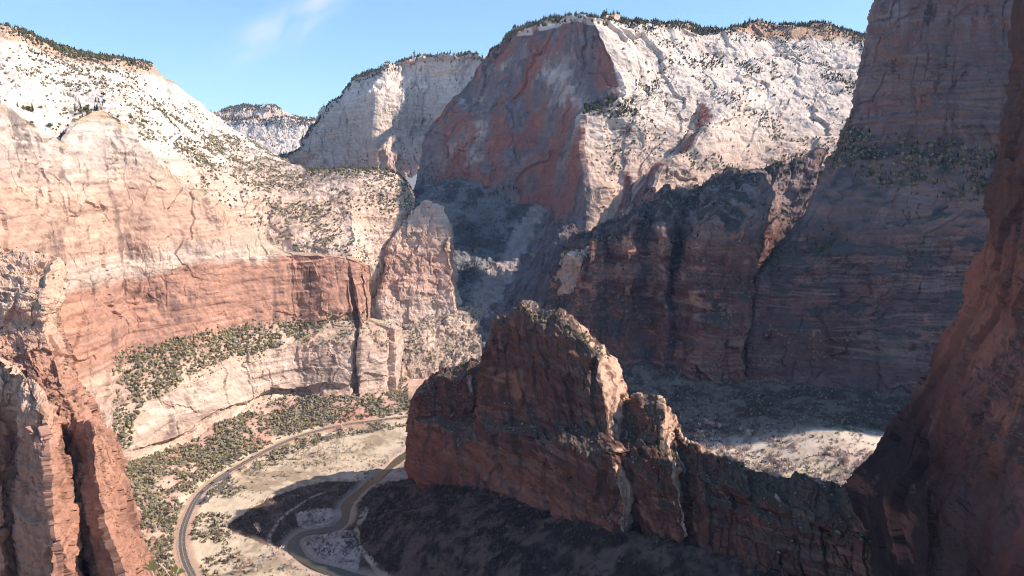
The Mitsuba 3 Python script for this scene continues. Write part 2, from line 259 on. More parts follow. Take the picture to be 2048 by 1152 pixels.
# ---------------------------------------------------------------- the canyon's left side
sheet('left_canyon_wall', [
    [(-200, 205, 780), (0, 222, 840), (60, 258, 870), (125, 298, 920), (150, 255, 940), (200, 236, 990), (250, 258, 1040), (300, 325, 1070), (350, 375, 1100), (420, 402, 1140), (478, 442, 1160), (513, 472, 1170), (560, 512, 1170), (645, 514, 1170), (690, 520, 1180), (693, 520.48, 1181.2), (697, 521.12, 1182.8), (700.5, 521.68, 1184.2), (715, 524, 1190), (722.15, 528.4, 1192.75), (723.84, 529.44, 1193.4), (728, 532, 1195), (735, 540, 1215)],
    [(-200, 190, 640), (0, 208, 710), (60, 245, 750), (125, 285, 800), (150, 240, 830), (200, 222, 885), (250, 245, 935), (300, 310, 960), (350, 362, 995), (420, 390, 1050), (478, 430, 1085), (513, 462, 1105), (560, 504, 1110), (645, 507, 1110), (690, 513, 1128), (693, 513.48, 1128.84), (697, 514.12, 1129.96), (700.5, 514.68, 1130.94), (715, 517, 1135), (722.15, 521.4, 1137.75), (723.84, 522.44, 1138.4), (728, 525, 1140), (734, 533, 1165)],
    [(-200, 560, 590), (0, 548, 655), (60, 545, 700), (125, 540, 755), (165, 538, 785), (215, 535, 840), (250, 533, 890), (300, 535, 905), (360, 529, 940), (425, 519, 985), (480, 517, 1025), (535, 514, 1060), (595, 511, 1090), (645, 512, 1100), (690, 518, 1120), (693.24, 518.6, 1120.96), (697.56, 519.4, 1122.24), (701.34, 520.1, 1123.36), (717, 523, 1128), (724.15, 527.4, 1131.85), (725.84, 528.44, 1132.76), (730, 531, 1135), (735, 539, 1160)],
    [(-200, 800, 575), (0, 800, 635), (60, 800, 675), (125, 795, 720), (165, 780, 755), (215, 745, 800), (240, 722, 842), (300, 695, 882), (360, 680, 915), (425, 664, 960), (480, 655, 1005), (535, 650, 1040), (595, 646, 1070), (648, 642, 1075), (700, 642, 1085), (705.4, 637.76, 1086.2), (712.6, 637.44, 1103.8), (718.9, 637.16, 1082.2), (727, 636, 1095), (732.698, 636, 1103.55), (734.045, 636, 1119.28), (737.36, 636, 1116), (742.4, 636, 1186)],
    [(-200, 880, 565), (0, 880, 620), (60, 880, 660), (125, 875, 700), (165, 870, 732), (205, 868, 760), (228, 860, 784), (290, 800, 835), (355, 777, 870), (420, 752, 915), (475, 730, 965), (530, 712, 1000), (595, 693, 1030), (648, 686, 1035), (705, 678, 1045), (710.16, 676.8, 1047.4), (717.04, 675.2, 1066.6), (723.06, 673.8, 1046.4), (748, 668, 1059), (771.1, 663.6, 1070.3), (776.56, 662.56, 1086.68), (790, 660, 1085), (806, 658, 1150)],
    [(-200, 960, 560), (0, 960, 610), (60, 950, 650), (125, 940, 690), (170, 925, 720), (215, 910, 745), (255, 900, 766), (318, 878, 824), (378, 858, 858), (440, 820, 898), (492, 800, 952), (542, 775, 988), (600, 772, 1013), (650, 765, 1014), (700, 768, 1021), (705.4, 767.04, 1023.88), (712.6, 765.76, 1043.72), (718.9, 764.64, 1024.08), (745, 760, 1039), (770.85, 758.35, 1054.7), (776.96, 757.96, 1072.12), (792, 757, 1073), (807, 760, 1130)],
    [(-200, 963, 560), (0, 963, 610), (60, 953, 650), (125, 943, 690), (170, 928, 720), (215, 913, 745), (255, 903, 767), (318, 881, 836), (378, 861, 868), (440, 823, 902), (492, 803, 966), (542, 778, 1004), (600, 775, 1025), (650, 768, 1022), (700, 771, 1024), (705.4, 770.04, 1026.76), (712.6, 768.76, 1046.44), (718.9, 767.64, 1026.66), (745, 763, 1041), (770.85, 761.35, 1055.6), (776.96, 760.96, 1072.76), (792, 760, 1073), (807, 763, 1130)],
    [(-200, 970, 560), (0, 970, 610), (60, 960, 650), (125, 950, 690), (170, 935, 720), (215, 920, 745), (255, 910, 766.8), (318, 888, 833.6), (378, 868, 866), (440, 830, 901.2), (492, 810, 963.2), (542, 785, 1000.8), (600, 782, 1022.6), (650, 775, 1020.4), (700, 778, 1023.4), (705.4, 777.04, 1026.18), (712.6, 775.76, 1045.9), (718.9, 774.64, 1026.14), (745, 770, 1040.6), (770.85, 768.35, 1055.42), (776.96, 767.96, 1072.63), (792, 767, 1073), (807, 770, 1130)],
    [(-200, 986, 558), (0, 986, 608), (60, 976, 648), (125, 966, 688), (170, 951, 718), (215, 936, 743), (255, 926, 764), (318, 904, 822), (378, 884, 856), (440, 846, 896), (492, 826, 950), (542, 801, 986), (600, 798, 1011), (650, 791, 1012), (700, 794, 1019), (705.4, 793.04, 1021.88), (712.6, 791.76, 1041.72), (718.9, 790.64, 1022.08), (745, 786, 1037), (770.85, 784.35, 1052.7), (776.96, 783.96, 1070.12), (792, 783, 1071), (807, 786, 1128)],
    [(-200, 1020, 552), (0, 1020, 602), (60, 1010, 642), (125, 1000, 682), (170, 985, 712), (215, 970, 737), (255, 960, 758), (318, 938, 816), (378, 918, 850), (440, 880, 890), (492, 860, 944), (542, 835, 980), (600, 832, 1005), (650, 825, 1006), (700, 828, 1013), (705.4, 827.04, 1015.88), (712.6, 825.76, 1035.72), (718.9, 824.64, 1016.08), (745, 820, 1031), (770.85, 818.35, 1046.7), (776.96, 817.96, 1064.12), (792, 817, 1065), (807, 820, 1122)],
], geo(LEFT, varnish=0.27, streak=0.65, seed=3, cross=0.8, grey=0.22, bed=1.4, soil=(.40, .335, .26)), big=5, slab=2.6, slabs=(44, 64), blk=1.2, size=(16, 18), led=1.1, joint=1.6, jl=34, fine=0.5, coarse=(0, -1), seed=100, warp=4, rough=0.5)

sheet('white_slope', [
    [(-250, 0, 1500), (0, 56, 1600), (60, 73, 1700), (120, 99, 1800), (180, 111, 1850), (240, 119, 1930), (292, 128, 2000), (345, 173, 2060), (405, 217, 2140), (440, 247, 2200), (500, 283, 2150), (560, 323, 2060), (620, 344, 1950), (680, 344, 1900), (740, 339, 1895), (785, 347, 1890), (812, 369, 1870), (826, 396, 1775)],
    [(-250, 0, 1000), (0, 55, 1100), (60, 72, 1200), (120, 98, 1290), (180, 110, 1350), (240, 118, 1430), (292, 127, 1500), (345, 172, 1560), (405, 216, 1640), (440, 246, 1700), (500, 282, 1650), (560, 322, 1560), (620, 343, 1450), (680, 343, 1400), (740, 338, 1395), (785, 346, 1390), (812, 368, 1380), (828, 395, 1405)],
    [(-250, 60, 960), (0, 100, 1020), (60, 112, 1100), (125, 125, 1170), (170, 132, 1230), (230, 142, 1290), (290, 160, 1360), (350, 215, 1400), (400, 255, 1430), (460, 305, 1410), (520, 335, 1380), (590, 362, 1330), (650, 365, 1300), (700, 362, 1290), (745, 360, 1310), (785, 366, 1330), (815, 385, 1345), (830, 402, 1385)],
    [(-250, 130, 880), (0, 150, 900), (60, 175, 930), (125, 215, 960), (170, 200, 1000), (230, 195, 1040), (290, 240, 1090), (350, 300, 1130), (420, 345, 1180), (480, 375, 1210), (530, 398, 1220), (590, 420, 1220), (650, 430, 1222), (700, 430, 1225), (745, 430, 1255), (790, 425, 1290), (822, 420, 1325), (834, 420, 1375)],
    [(-250, 220, 800), (0, 235, 830), (60, 265, 860), (125, 295, 900), (170, 262, 930), (230, 255, 980), (290, 300, 1030), (350, 352, 1080), (420, 402, 1130), (480, 445, 1145), (530, 492, 1150), (590, 516, 1135), (650, 517, 1135), (700, 524, 1145), (728, 532, 1230), (768, 520, 1262), (800, 470, 1305), (815, 460, 1365)],
    [(-250, 260, 800), (0, 275, 830), (60, 305, 860), (125, 335, 900), (170, 302, 930), (230, 295, 980), (290, 340, 1030), (350, 392, 1080), (420, 442, 1130), (480, 485, 1145), (530, 532, 1150), (590, 556, 1135), (650, 557, 1135), (700, 570, 1170), (728, 590, 1240), (770, 590, 1262), (800, 520, 1305), (815, 510, 1365)],
], geo([(0, PINK), (240, CREAM), (300, (.52, .40, .325)), (380, (.55, .46, .40)), (420, WHITE), (548, WHITE), (562, (.42, .315, .25)), (700, (.40, .30, .235))], bed=1.6, varnish=0.05, streak=0.25, seed=11, cross=0.7), big=9, slab=3, slabs=(80, 60), blk=1.4, size=(30, 24), led=1.6, joint=1.5, jl=40, fine=1.1, coarse=(0, -1), seed=140, warp=8, bigl=110)

sheet('buttress', [
    [(738, 560, 1388), (748, 555, 1388), (775, 500, 1368), (815, 440, 1378), (850, 412, 1378), (880, 420, 1378), (897, 455, 1368), (900, 455, 1378)],
    [(736, 545, 1328), (748, 540, 1323), (778, 490, 1273), (815, 430, 1298), (850, 403, 1313), (880, 412, 1310), (897, 445, 1303), (900, 450, 1368)],
    [(734, 580, 1313), (748, 575, 1308), (766, 545, 1238), (798, 492, 1266), (840, 470, 1273), (875, 470, 1276), (895, 480, 1273), (903, 490, 1338)],
    [(732, 600, 1268), (746, 598, 1258), (756, 590, 1210), (795, 575, 1228), (845, 560, 1243), (885, 560, 1248), (908, 580, 1248), (916, 590, 1328)],
    [(728, 655, 1198), (744, 655, 1193), (765, 652, 1190), (800, 650, 1200), (850, 645, 1216), (890, 635, 1232), (912, 625, 1238), (925, 630, 1328)],
    [(725, 720, 1188), (744, 720, 1183), (765, 720, 1180), (800, 710, 1192), (850, 705, 1208), (890, 690, 1223), (914, 680, 1228), (930, 690, 1318)],
    [(723, 800, 1183), (744, 800, 1178), (765, 800, 1176), (800, 790, 1186), (850, 780, 1200), (890, 770, 1216), (916, 760, 1220), (934, 760, 1313)],
], geo([(0, PINK), (110, CREAM), (150, (.52, .37, .31)), (205, (.46, .31, .25)), (235, (.52, .39, .32)), (290, CREAM), (500, CREAM)], varnish=0.16, streak=0.4, seed=17), big=5, slab=4.5, slabs=(26, 36), blk=1.3, size=(12, 14), led=1.6, joint=3, jl=16, fine=0.5, coarse=(0, -1), seed=170, warp=4)

def slide(W, N):
    """Dark scrubby slope with a pale tongue of fallen rock, and smooth grey slabs to its right."""
    x, y, z = W[..., 0], W[..., 1], W[..., 2]; n = fbm(W / 30, 3, 900); m = fbm(W / 9, 3, 903)
    c = mix((.21, .21, .215), (.085, .088, .092), sst(-0.3, 0.3, n + 0.5 * m))
    off = x - np.interp(y, [1200, 1260, 1330, 1420, 1520, 1640], [-95, -85, -62, -30, 15, 85])
    c = mix(c, mix((.40, .33, .31), (.26, .215, .205), sst(-0.3, 0.3, m + 0.5 * n)), sst(38, 18, np.abs(off) + 16 * n + 8 * m))
    c = mix(c, mix((.20, .165, .165), (.13, .105, .105), sst(-0.3, 0.3, fbm(np.stack([(x - 0.5 * y) / 8, (x + y) / 60, z / 40], -1), 3, 906))), sst(28, 48, off + 12 * n))
    return c * (1 + 0.2 * m)[..., None]
sheet('talus_slope', [
    [(790, 395, 1850), (860, 368, 1800), (930, 356, 1780), (985, 366, 1750), (1040, 394, 1700), (1090, 406, 1650), (1130, 430, 1540), (1165, 460, 1480), (1190, 490, 1420)],
    [(800, 400, 1790), (860, 378, 1750), (930, 366, 1730), (985, 376, 1700), (1040, 404, 1650), (1090, 416, 1595), (1130, 440, 1495), (1165, 470, 1435), (1190, 500, 1380)],
    [(810, 460, 1600), (860, 450, 1600), (920, 450, 1590), (970, 460, 1570), (1020, 480, 1540), (1065, 490, 1500), (1110, 500, 1425), (1145, 530, 1375), (1170, 545, 1335)],
    [(830, 540, 1430), (870, 530, 1450), (910, 535, 1445), (950, 545, 1430), (990, 560, 1415), (1030, 570, 1395), (1075, 580, 1355), (1115, 590, 1310), (1150, 600, 1265)],
    [(860, 620, 1310), (885, 615, 1320), (910, 610, 1325), (935, 610, 1325), (965, 620, 1310), (1000, 635, 1290), (1045, 650, 1265), (1090, 670, 1235), (1130, 690, 1200)],
    [(870, 655, 1240), (895, 650, 1255), (915, 648, 1262), (935, 650, 1260), (960, 660, 1245), (995, 680, 1230), (1040, 700, 1210), (1085, 715, 1190), (1130, 720, 1180)],
    [(850, 735, 1190), (880, 728, 1205), (900, 725, 1210), (920, 725, 1210), (950, 730, 1202), (990, 740, 1192), (1040, 750, 1178), (1085, 755, 1165), (1130, 760, 1160)],
    [(850, 800, 1170), (880, 800, 1180), (900, 800, 1180), (920, 800, 1180), (950, 800, 1175), (990, 800, 1170), (1040, 800, 1160), (1085, 800, 1150), (1130, 800, 1145)],
], slide, ku=0.8, kv=0.6, big=9, slab=3.5, slabs=(26, 30), blk=1.6, size=(10, 10), led=1.0, joint=0, fine=1.8, coarse=(0, -1), seed=530, bigl=60, warp=6)
sheet('scrub_slope', [
    [(728, 640, 1215), (790, 638, 1225), (845, 632, 1245), (890, 622, 1262), (925, 612, 1292), (965, 620, 1300)],
    [(735, 652, 1180), (790, 650, 1192), (845, 644, 1212), (890, 634, 1230), (925, 624, 1258), (962, 642, 1268)],
    [(738, 690, 1150), (790, 690, 1165), (845, 688, 1185), (890, 680, 1205), (925, 665, 1230), (960, 668, 1240)],
    [(742, 745, 1110), (790, 752, 1118), (840, 748, 1140), (885, 740, 1160), (925, 728, 1180), (962, 722, 1196)],
    [(742, 820, 1080), (790, 830, 1088), (840, 830, 1105), (885, 820, 1125), (925, 800, 1150), (962, 790, 1165)],
], geo([(0, (.42, .33, .27)), (60, (.50, .40, .33)), (120, CREAM), (300, CREAM)], varnish=0, streak=0.2, seed=91, soil=(.38, .31, .25)), ku=0.8, kv=0.6, big=6, slab=3, slabs=(20, 22), blk=2.2, size=(9, 9), led=1.2, joint=0, fine=1.6, coarse=(0, -1), seed=560, bigl=40, warp=4)
sheet('sunlit_knob', [
    [(1118, 522, 1330), (1131.6, 510.75, 1330), (1150.3, 510, 1330), (1169, 505.5, 1330), (1186, 499.5, 1330), (1192.8, 501, 1330)],
    [(1116.3, 520.5, 1290), (1129.9, 505.5, 1278), (1150.3, 504.75, 1272), (1169, 499.5, 1270), (1184.3, 493.5, 1272), (1192.8, 496.5, 1290)],
    [(1114.6, 529.5, 1288), (1131.6, 525.75, 1262), (1152, 523.5, 1256), (1171.55, 518.25, 1256), (1186, 513, 1262), (1194.5, 514.5, 1285)],
    [(1118, 540.75, 1288), (1135, 546, 1262), (1152, 549, 1258), (1170.7, 539.25, 1260), (1184.3, 531, 1268), (1192.8, 529.5, 1288)],
    [(1112.9, 580, 1290), (1124.8, 595, 1275), (1148.6, 590, 1275), (1169, 570, 1280), (1182.6, 552, 1285), (1191.1, 548.25, 1300)],
], geo([(0, CREAM), (210, (.50, .38, .31)), (225, WHITE), (400, WHITE)], varnish=0, streak=0.3, seed=95), ku=0.5, kv=0.5, big=9, slab=6, slabs=(12, 14), blk=3, size=(7, 7), led=1.4, joint=1.5, jl=9, fine=2.2, seed=590, bigl=20, warp=9)

# ---------------------------------------------------------------- far mesa and the mountains at the head of the canyon
sheet('far_mesa', [
    [(330, 235, 5200), (415, 231, 5300), (450, 222, 5300), (500, 214, 5300), (545, 216, 5300), (575, 229, 5300), (635, 239, 5300), (760, 250, 5300)],
    [(330, 234, 4200), (415, 230, 4300), (448, 221, 4300), (500, 213, 4300), (545, 215, 4300), (575, 228, 4300), (635, 238, 4300), (760, 249, 4300)],
    [(330, 238, 4150), (415, 233, 4250), (450, 236, 4230), (500, 235, 4230), (545, 235, 4230), (575, 235, 4250), (635, 242, 4250), (760, 252, 4250)],
    [(330, 242, 4000), (415, 238, 4000), (450, 241, 4000), (500, 240, 4000), (545, 241, 4000), (575, 241, 4000), (635, 248, 4000), (760, 258, 4000)],
    [(330, 290, 3900), (415, 275, 3850), (450, 270, 3900), (500, 275, 3900), (545, 285, 3850), (575, 280, 3900), (635, 285, 3900), (760, 290, 3900)],
    [(330, 360, 3400), (415, 345, 3200), (450, 350, 3200), (500, 350, 3200), (545, 360, 3100), (575, 360, 3200), (635, 350, 3200), (760, 350, 3200)],
], geo([(0, CREAM), (500, WHITE), (640, WHITE), (655, CREAM), (900, CREAM)], varnish=-0.1, streak=0.3, seed=21), big=30, slab=9, slabs=(120, 160), blk=6, size=(60, 120), led=2, joint=14, jl=50, fine=4, coarse=(0,), seed=200, bigl=200)

sheet('ribbed_mountain', [
    [(520, 320, 3150), (560, 321, 3190), (600, 298, 3185), (640, 243, 3205), (680, 193, 3195), (706, 163, 3178), (760, 143, 3140), (810, 128, 3100), (860, 121, 3060), (920, 115, 3000), (985, 115, 2950), (1050, 115, 2900)],
    [(520, 325, 2610), (560, 318, 2640), (600, 295, 2665), (640, 240, 2685), (680, 190, 2675), (706, 160, 2638), (760, 141, 2560), (810, 126, 2580), (860, 119, 2560), (920, 113, 2500), (985, 113, 2450), (1050, 113, 2400)],
    [(530, 330, 2630), (570, 326, 2650), (608, 318, 2655), (650, 262, 2665), (685, 222, 2635), (712, 205, 2558), (752, 190, 2440), (805, 180, 2500), (858, 175, 2550), (885, 165, 2530), (960, 165, 2410), (1050, 170, 2360)],
    [(540, 338, 2670), (575, 332, 2680), (612, 330, 2675), (660, 300, 2665), (695, 290, 2615), (722, 280, 2528), (748, 265, 2410), (800, 260, 2470), (850, 250, 2500), (890, 240, 2440), (960, 240, 2340), (1050, 240, 2290)],
    [(550, 380, 2620), (585, 380, 2610), (625, 380, 2585), (670, 375, 2525), (705, 375, 2465), (735, 370, 2378), (765, 360, 2300), (810, 360, 2300), (860, 350, 2270), (900, 350, 2220), (960, 350, 2210), (1050, 350, 2170)],
], geo([(0, PINK), (380, PINK), (470, (.48, .42, .38)), (560, (.5, .45, .41)), (680, WHITE), (760, CREAM), (900, WHITE)], varnish=0.1, streak=0.35, seed=27), big=20, slab=9, slabs=(70, 200), blk=4, size=(36, 110), led=2, joint=7, jl=40, fine=2, coarse=(0,), seed=230, warp=14, bigl=120)

sheet('central_mountain', [
    [(985, 109, 2650), (1035, 64, 2500), (1095, 47, 2380), (1150, 42, 2300), (1195, 42, 2240), (1240, 48, 2290), (1330, 56, 2400), (1420, 64, 2500), (1530, 52, 2650), (1640, 52, 2700), (1740, 77, 2700), (1900, 82, 2700)],
    [(978, 112, 2060), (1035, 62, 1930), (1095, 45, 1830), (1150, 40, 1760), (1195, 40, 1715), (1240, 46, 1790), (1330, 54, 1900), (1420, 62, 2000), (1530, 50, 2150), (1640, 50, 2200), (1740, 75, 2200), (1900, 80, 2200)],
    [(952, 140, 2030), (1020, 100, 1905), (1090, 90, 1805), (1155, 90, 1735), (1222, 95, 1680), (1290, 105, 1780), (1370, 115, 1870), (1450, 118, 1950), (1560, 105, 2060), (1650, 108, 2100), (1740, 120, 2100), (1900, 130, 2100)],
    [(912, 190, 1985), (1000, 180, 1875), (1080, 180, 1775), (1160, 180, 1700), (1258, 185, 1630), (1320, 190, 1720), (1400, 190, 1790), (1470, 195, 1830), (1570, 190, 1870), (1650, 190, 1900), (1740, 200, 1900), (1900, 210, 1900)],
    [(858, 255, 1930), (960, 260, 1840), (1060, 262, 1745), (1120, 258, 1680), (1168, 238, 1588), (1262, 232, 1606), (1390, 255, 1712), (1422, 255, 1625), (1540, 280, 1720), (1640, 280, 1740), (1740, 280, 1740), (1900, 290, 1740)],
    [(840, 325, 1885), (930, 325, 1805), (1030, 330, 1715), (1110, 335, 1640), (1158, 325, 1528), (1240, 320, 1565), (1322, 330, 1592), (1358, 335, 1505), (1470, 340, 1560), (1560, 335, 1580), (1680, 320, 1590), (1900, 320, 1590)],
    [(828, 395, 1830), (920, 378, 1765), (1000, 376, 1695), (1090, 415, 1610), (1172, 430, 1462), (1230, 420, 1495), (1278, 400, 1495), (1316, 400, 1440), (1430, 385, 1480), (1530, 365, 1490), (1650, 340, 1500), (1900, 340, 1500)],
    [(815, 480, 1760), (900, 470, 1700), (985, 480, 1640), (1060, 540, 1460), (1140, 540, 1380), (1195, 520, 1360), (1250, 480, 1380), (1300, 470, 1380), (1420, 450, 1400), (1520, 430, 1420), (1640, 410, 1430), (1900, 410, 1430)],
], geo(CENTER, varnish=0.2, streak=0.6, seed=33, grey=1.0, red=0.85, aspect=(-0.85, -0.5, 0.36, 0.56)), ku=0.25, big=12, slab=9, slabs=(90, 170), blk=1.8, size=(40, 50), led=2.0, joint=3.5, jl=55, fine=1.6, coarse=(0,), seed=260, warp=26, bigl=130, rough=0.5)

# ---------------------------------------------------------------- the canyon's right side
sheet('dark_canyon_wall', [
    [(1150, 470, 1440), (1195, 455, 1425), (1215, 440, 1415), (1240, 430, 1405), (1270, 410, 1410), (1300, 395, 1420), (1335, 383, 1430), (1380, 370, 1440), (1420, 357, 1448), (1460, 345, 1455), (1500, 338, 1460), (1540, 330, 1466), (1600, 318, 1476), (1660, 296, 1486)],
    [(1108, 545, 1335), (1150, 512, 1298), (1185, 480, 1252), (1215, 495, 1285), (1255, 464, 1235), (1290, 490, 1270), (1325, 472, 1225), (1348, 535, 1262), (1385, 485, 1196), (1432, 446, 1178), (1480, 470, 1186), (1505, 502, 1206), (1527, 535, 1300), (1562, 530, 1300)],
    [(1095, 585, 1290), (1140, 585, 1262), (1178, 585, 1218), (1212, 585, 1248), (1252, 585, 1200), (1290, 585, 1232), (1325, 585, 1190), (1345, 585, 1218), (1388, 585, 1152), (1438, 585, 1142), (1484, 585, 1148), (1503, 585, 1166), (1520, 585, 1270), (1556, 585, 1270)],
    [(1078, 660, 1245), (1128, 660, 1215), (1172, 660, 1178), (1205, 660, 1202), (1250, 660, 1165), (1290, 660, 1186), (1326, 660, 1150), (1345, 660, 1165), (1390, 660, 1125), (1440, 660, 1110), (1482, 660, 1115), (1496, 660, 1130), (1508, 660, 1225), (1545, 660, 1230)],
    [(1060, 700, 1220), (1115, 712, 1185), (1165, 724, 1155), (1200, 730, 1160), (1248, 745, 1125), (1290, 750, 1128), (1328, 756, 1105), (1345, 760, 1110), (1392, 764, 1088), (1442, 768, 1080), (1480, 770, 1082), (1490, 768, 1095), (1500, 768, 1180), (1535, 768, 1200)],
    [(1060, 785, 1210), (1115, 797, 1175), (1165, 809, 1145), (1200, 815, 1150), (1248, 830, 1115), (1290, 835, 1118), (1328, 841, 1095), (1345, 845, 1100), (1392, 849, 1078), (1442, 853, 1070), (1480, 855, 1072), (1490, 853, 1085), (1500, 853, 1170), (1535, 853, 1190)],
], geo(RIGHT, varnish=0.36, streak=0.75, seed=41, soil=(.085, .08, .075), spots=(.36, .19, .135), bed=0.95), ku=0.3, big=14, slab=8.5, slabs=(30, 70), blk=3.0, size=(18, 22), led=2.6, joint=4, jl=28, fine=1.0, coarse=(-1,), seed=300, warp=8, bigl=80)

sheet('great_tower', [  # columns right of view are unseen, added to shade floor and dark wall
    [(1800, -420, 1490), (1815, -420, 1390), (1850, -420, 1350), (1915, -420, 1330), (1990, -330, 1320), (2060, -240, 1310), (2220, -170, 1290), (2450, -420, 1090), (2650, -420, 940), (2900, -420, 915)],
    [(1790, -160, 1480), (1800, -160, 1370), (1835, -160, 1330), (1905, -160, 1310), (1985, -160, 1300), (2060, -160, 1290), (2220, -160, 1270), (2450, -160, 1080), (2650, -160, 930), (2900, -160, 905)],
    [(1748, 0, 1460), (1760, 0, 1350), (1800, 0, 1315), (1880, 0, 1295), (1970, 0, 1285), (2060, 0, 1275), (2220, 0, 1250), (2450, 0, 1080), (2650, 0, 930), (2900, 0, 905)],
    [(1713, 140, 1440), (1722, 140, 1330), (1770, 140, 1298), (1860, 140, 1283), (1960, 140, 1272), (2060, 140, 1260), (2220, 140, 1240), (2450, 140, 1080), (2650, 140, 930), (2900, 140, 905)],
    [(1694, 250, 1420), (1704, 255, 1310), (1760, 262, 1280), (1850, 268, 1268), (1950, 285, 1255), (2050, 300, 1245), (2220, 300, 1230), (2450, 300, 1080), (2650, 300, 930), (2900, 300, 905)],
    [(1668, 300, 1400), (1690, 300, 1285), (1745, 355, 1230), (1850, 392, 1195), (1950, 420, 1175), (2050, 440, 1165), (2220, 440, 1160), (2450, 440, 1080), (2650, 440, 930), (2900, 440, 905)],
    [(1598, 440, 1300), (1612, 440, 1215), (1690, 460, 1185), (1770, 470, 1170), (1890, 480, 1150), (1990, 490, 1145), (2220, 500, 1130), (2450, 500, 1080), (2650, 500, 930), (2900, 500, 905)],
    [(1515, 550, 1230), (1528, 552, 1165), (1600, 562, 1140), (1720, 570, 1120), (1880, 580, 1105), (1990, 590, 1100), (2220, 600, 1090), (2450, 600, 1080), (2650, 600, 930), (2900, 600, 905)],
    [(1478, 740, 1150), (1485, 745, 1095), (1560, 765, 1075), (1700, 780, 1050), (1850, 795, 1030), (1980, 800, 1020), (2220, 800, 1010), (2450, 800, 1080), (2650, 800, 930), (2900, 800, 905)],
    [(1470, 840, 1140), (1480, 845, 1085), (1555, 855, 1065), (1695, 860, 1040), (1850, 870, 1020), (1980, 880, 1010), (2220, 880, 1000), (2450, 880, 1080), (2650, 880, 930), (2900, 880, 905)],
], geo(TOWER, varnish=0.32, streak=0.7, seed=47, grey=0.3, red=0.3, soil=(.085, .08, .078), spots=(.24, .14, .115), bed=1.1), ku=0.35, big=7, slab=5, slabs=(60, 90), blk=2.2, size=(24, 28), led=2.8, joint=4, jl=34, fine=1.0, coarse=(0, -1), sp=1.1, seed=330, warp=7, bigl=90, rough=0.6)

# ---------------------------------------------------------------- the fin in the middle and the ridge that ties it to the near wall
K = [  # back rim, front rim, foot of the upper face, edge of the ledge, foot: one column per line
    [(822, 812, 790), (820, 815, 775), (818, 850, 775), (816, 856, 775), (816, 960, 772)],
    [(846, 770, 760), (836, 790, 742), (826, 838, 738), (818, 850, 737), (822, 962, 735)],
    [(862, 752, 752), (848, 782, 732), (842, 832, 728), (836, 842, 720), (838, 972, 719)],
    [(888, 735, 748), (884, 760, 728), (882, 832, 718), (874, 845, 702), (880, 966, 694)],
    [(920, 729, 742), (916, 756, 716), (912, 838, 706), (900, 866, 688), (908, 970, 678)],
    [(938, 713, 738), (936, 745, 718), (930, 842, 706), (918, 890, 678), (930, 972, 666)],
    [(962, 722, 735), (958, 752, 722), (950, 845, 702), (945, 880, 668), (956, 978, 652)],
    [(967, 716, 722), (965, 738, 688), (958, 840, 672), (956, 878, 652), (966, 981, 646)],
    [(986, 637, 712), (984, 650, 690), (996, 846, 656), (998, 862, 632), (1000, 990, 622)],
    [(1022, 630, 704), (1024, 638, 686), (1035, 850, 640), (1040, 868, 612), (1040, 1005, 597)],
    [(1034, 612, 700), (1034, 622, 682), (1046, 851, 634), (1054, 871, 604), (1056, 1011, 586)],
    [(1046, 600, 696), (1046, 606, 680), (1070, 852, 622), (1085, 878, 588), (1090, 1025, 564)],
    [(1085, 618, 676), (1078, 645, 660), (1115, 855, 602), (1130, 888, 562), (1140, 1038, 537)],
    [(1128, 626, 662), (1130, 668, 642), (1160, 860, 580), (1175, 900, 540), (1195, 1051, 515)],
    [(1172, 655, 655), (1168, 688, 628), (1190, 866, 566), (1205, 905, 526), (1228, 1058, 503)],
    [(1205, 684, 648), (1197, 702, 616), (1214, 868, 556), (1226, 908, 520), (1248, 1062, 497)],
    [(1226, 704, 650), (1222, 730, 622), (1232, 872, 562), (1246, 908, 528), (1262, 1064, 508)],
    [(1243, 745, 645), (1240, 775, 620), (1246, 876, 566), (1258, 908, 532), (1275, 1066, 512)],
    [(1254, 792, 625), (1252, 800, 605), (1256, 880, 566), (1266, 910, 524), (1286, 1068, 495)],
    [(1282, 788, 596), (1280, 800, 578), (1285, 885, 540), (1292, 920, 505), (1310, 1072, 478)],
    [(1318, 798, 582), (1316, 812, 562), (1318, 890, 522), (1322, 930, 492), (1342, 1078, 470)],
    [(1332, 815, 580), (1330, 830, 562), (1332, 895, 520), (1340, 935, 486), (1362, 1083, 462)],
    [(1362, 848, 566), (1352, 860, 560), (1350, 900, 530), (1356, 940, 496), (1376, 1087, 468)],
    [(1374, 876, 540), (1366, 890, 528), (1364, 910, 518), (1372, 950, 494), (1390, 1092, 462)],
    [(1400, 888, 515), (1396, 900, 505), (1396, 930, 488), (1402, 965, 470), (1415, 1098, 446)],
    [(1450, 913, 495), (1446, 925, 486), (1446, 950, 472), (1450, 985, 456), (1465, 1115, 434)],
    [(1500, 929, 480), (1496, 940, 472), (1498, 965, 458), (1505, 1005, 442), (1520, 1130, 420)],
    [(1560, 945, 468), (1556, 955, 460), (1560, 985, 446), (1570, 1030, 428), (1590, 1150, 408)],
    [(1620, 958, 458), (1616, 968, 448), (1622, 1000, 434), (1634, 1050, 416), (1660, 1170, 396)],
    [(1680, 972, 450), (1676, 982, 440), (1684, 1015, 424), (1700, 1070, 404), (1730, 1190, 384)],
    [(1725, 955, 445), (1722, 965, 435), (1734, 1005, 416), (1752, 1065, 396), (1790, 1200, 370)],
    [(1780, 900, 440), (1780, 915, 430), (1795, 970, 410), (1820, 1045, 388), (1860, 1210, 356)],
    [(1840, 860, 440), (1840, 880, 430), (1860, 950, 405), (1890, 1045, 375), (1940, 1230, 335)],
    [(1920, 840, 430), (1920, 860, 420), (1950, 940, 385), (1990, 1045, 345), (2050, 1260, 300)],
]
back = [P(*c[0]) for c in K]
back2 = [b + np.array([35.0, 40.0, -b[2] - 15]) for b in back]
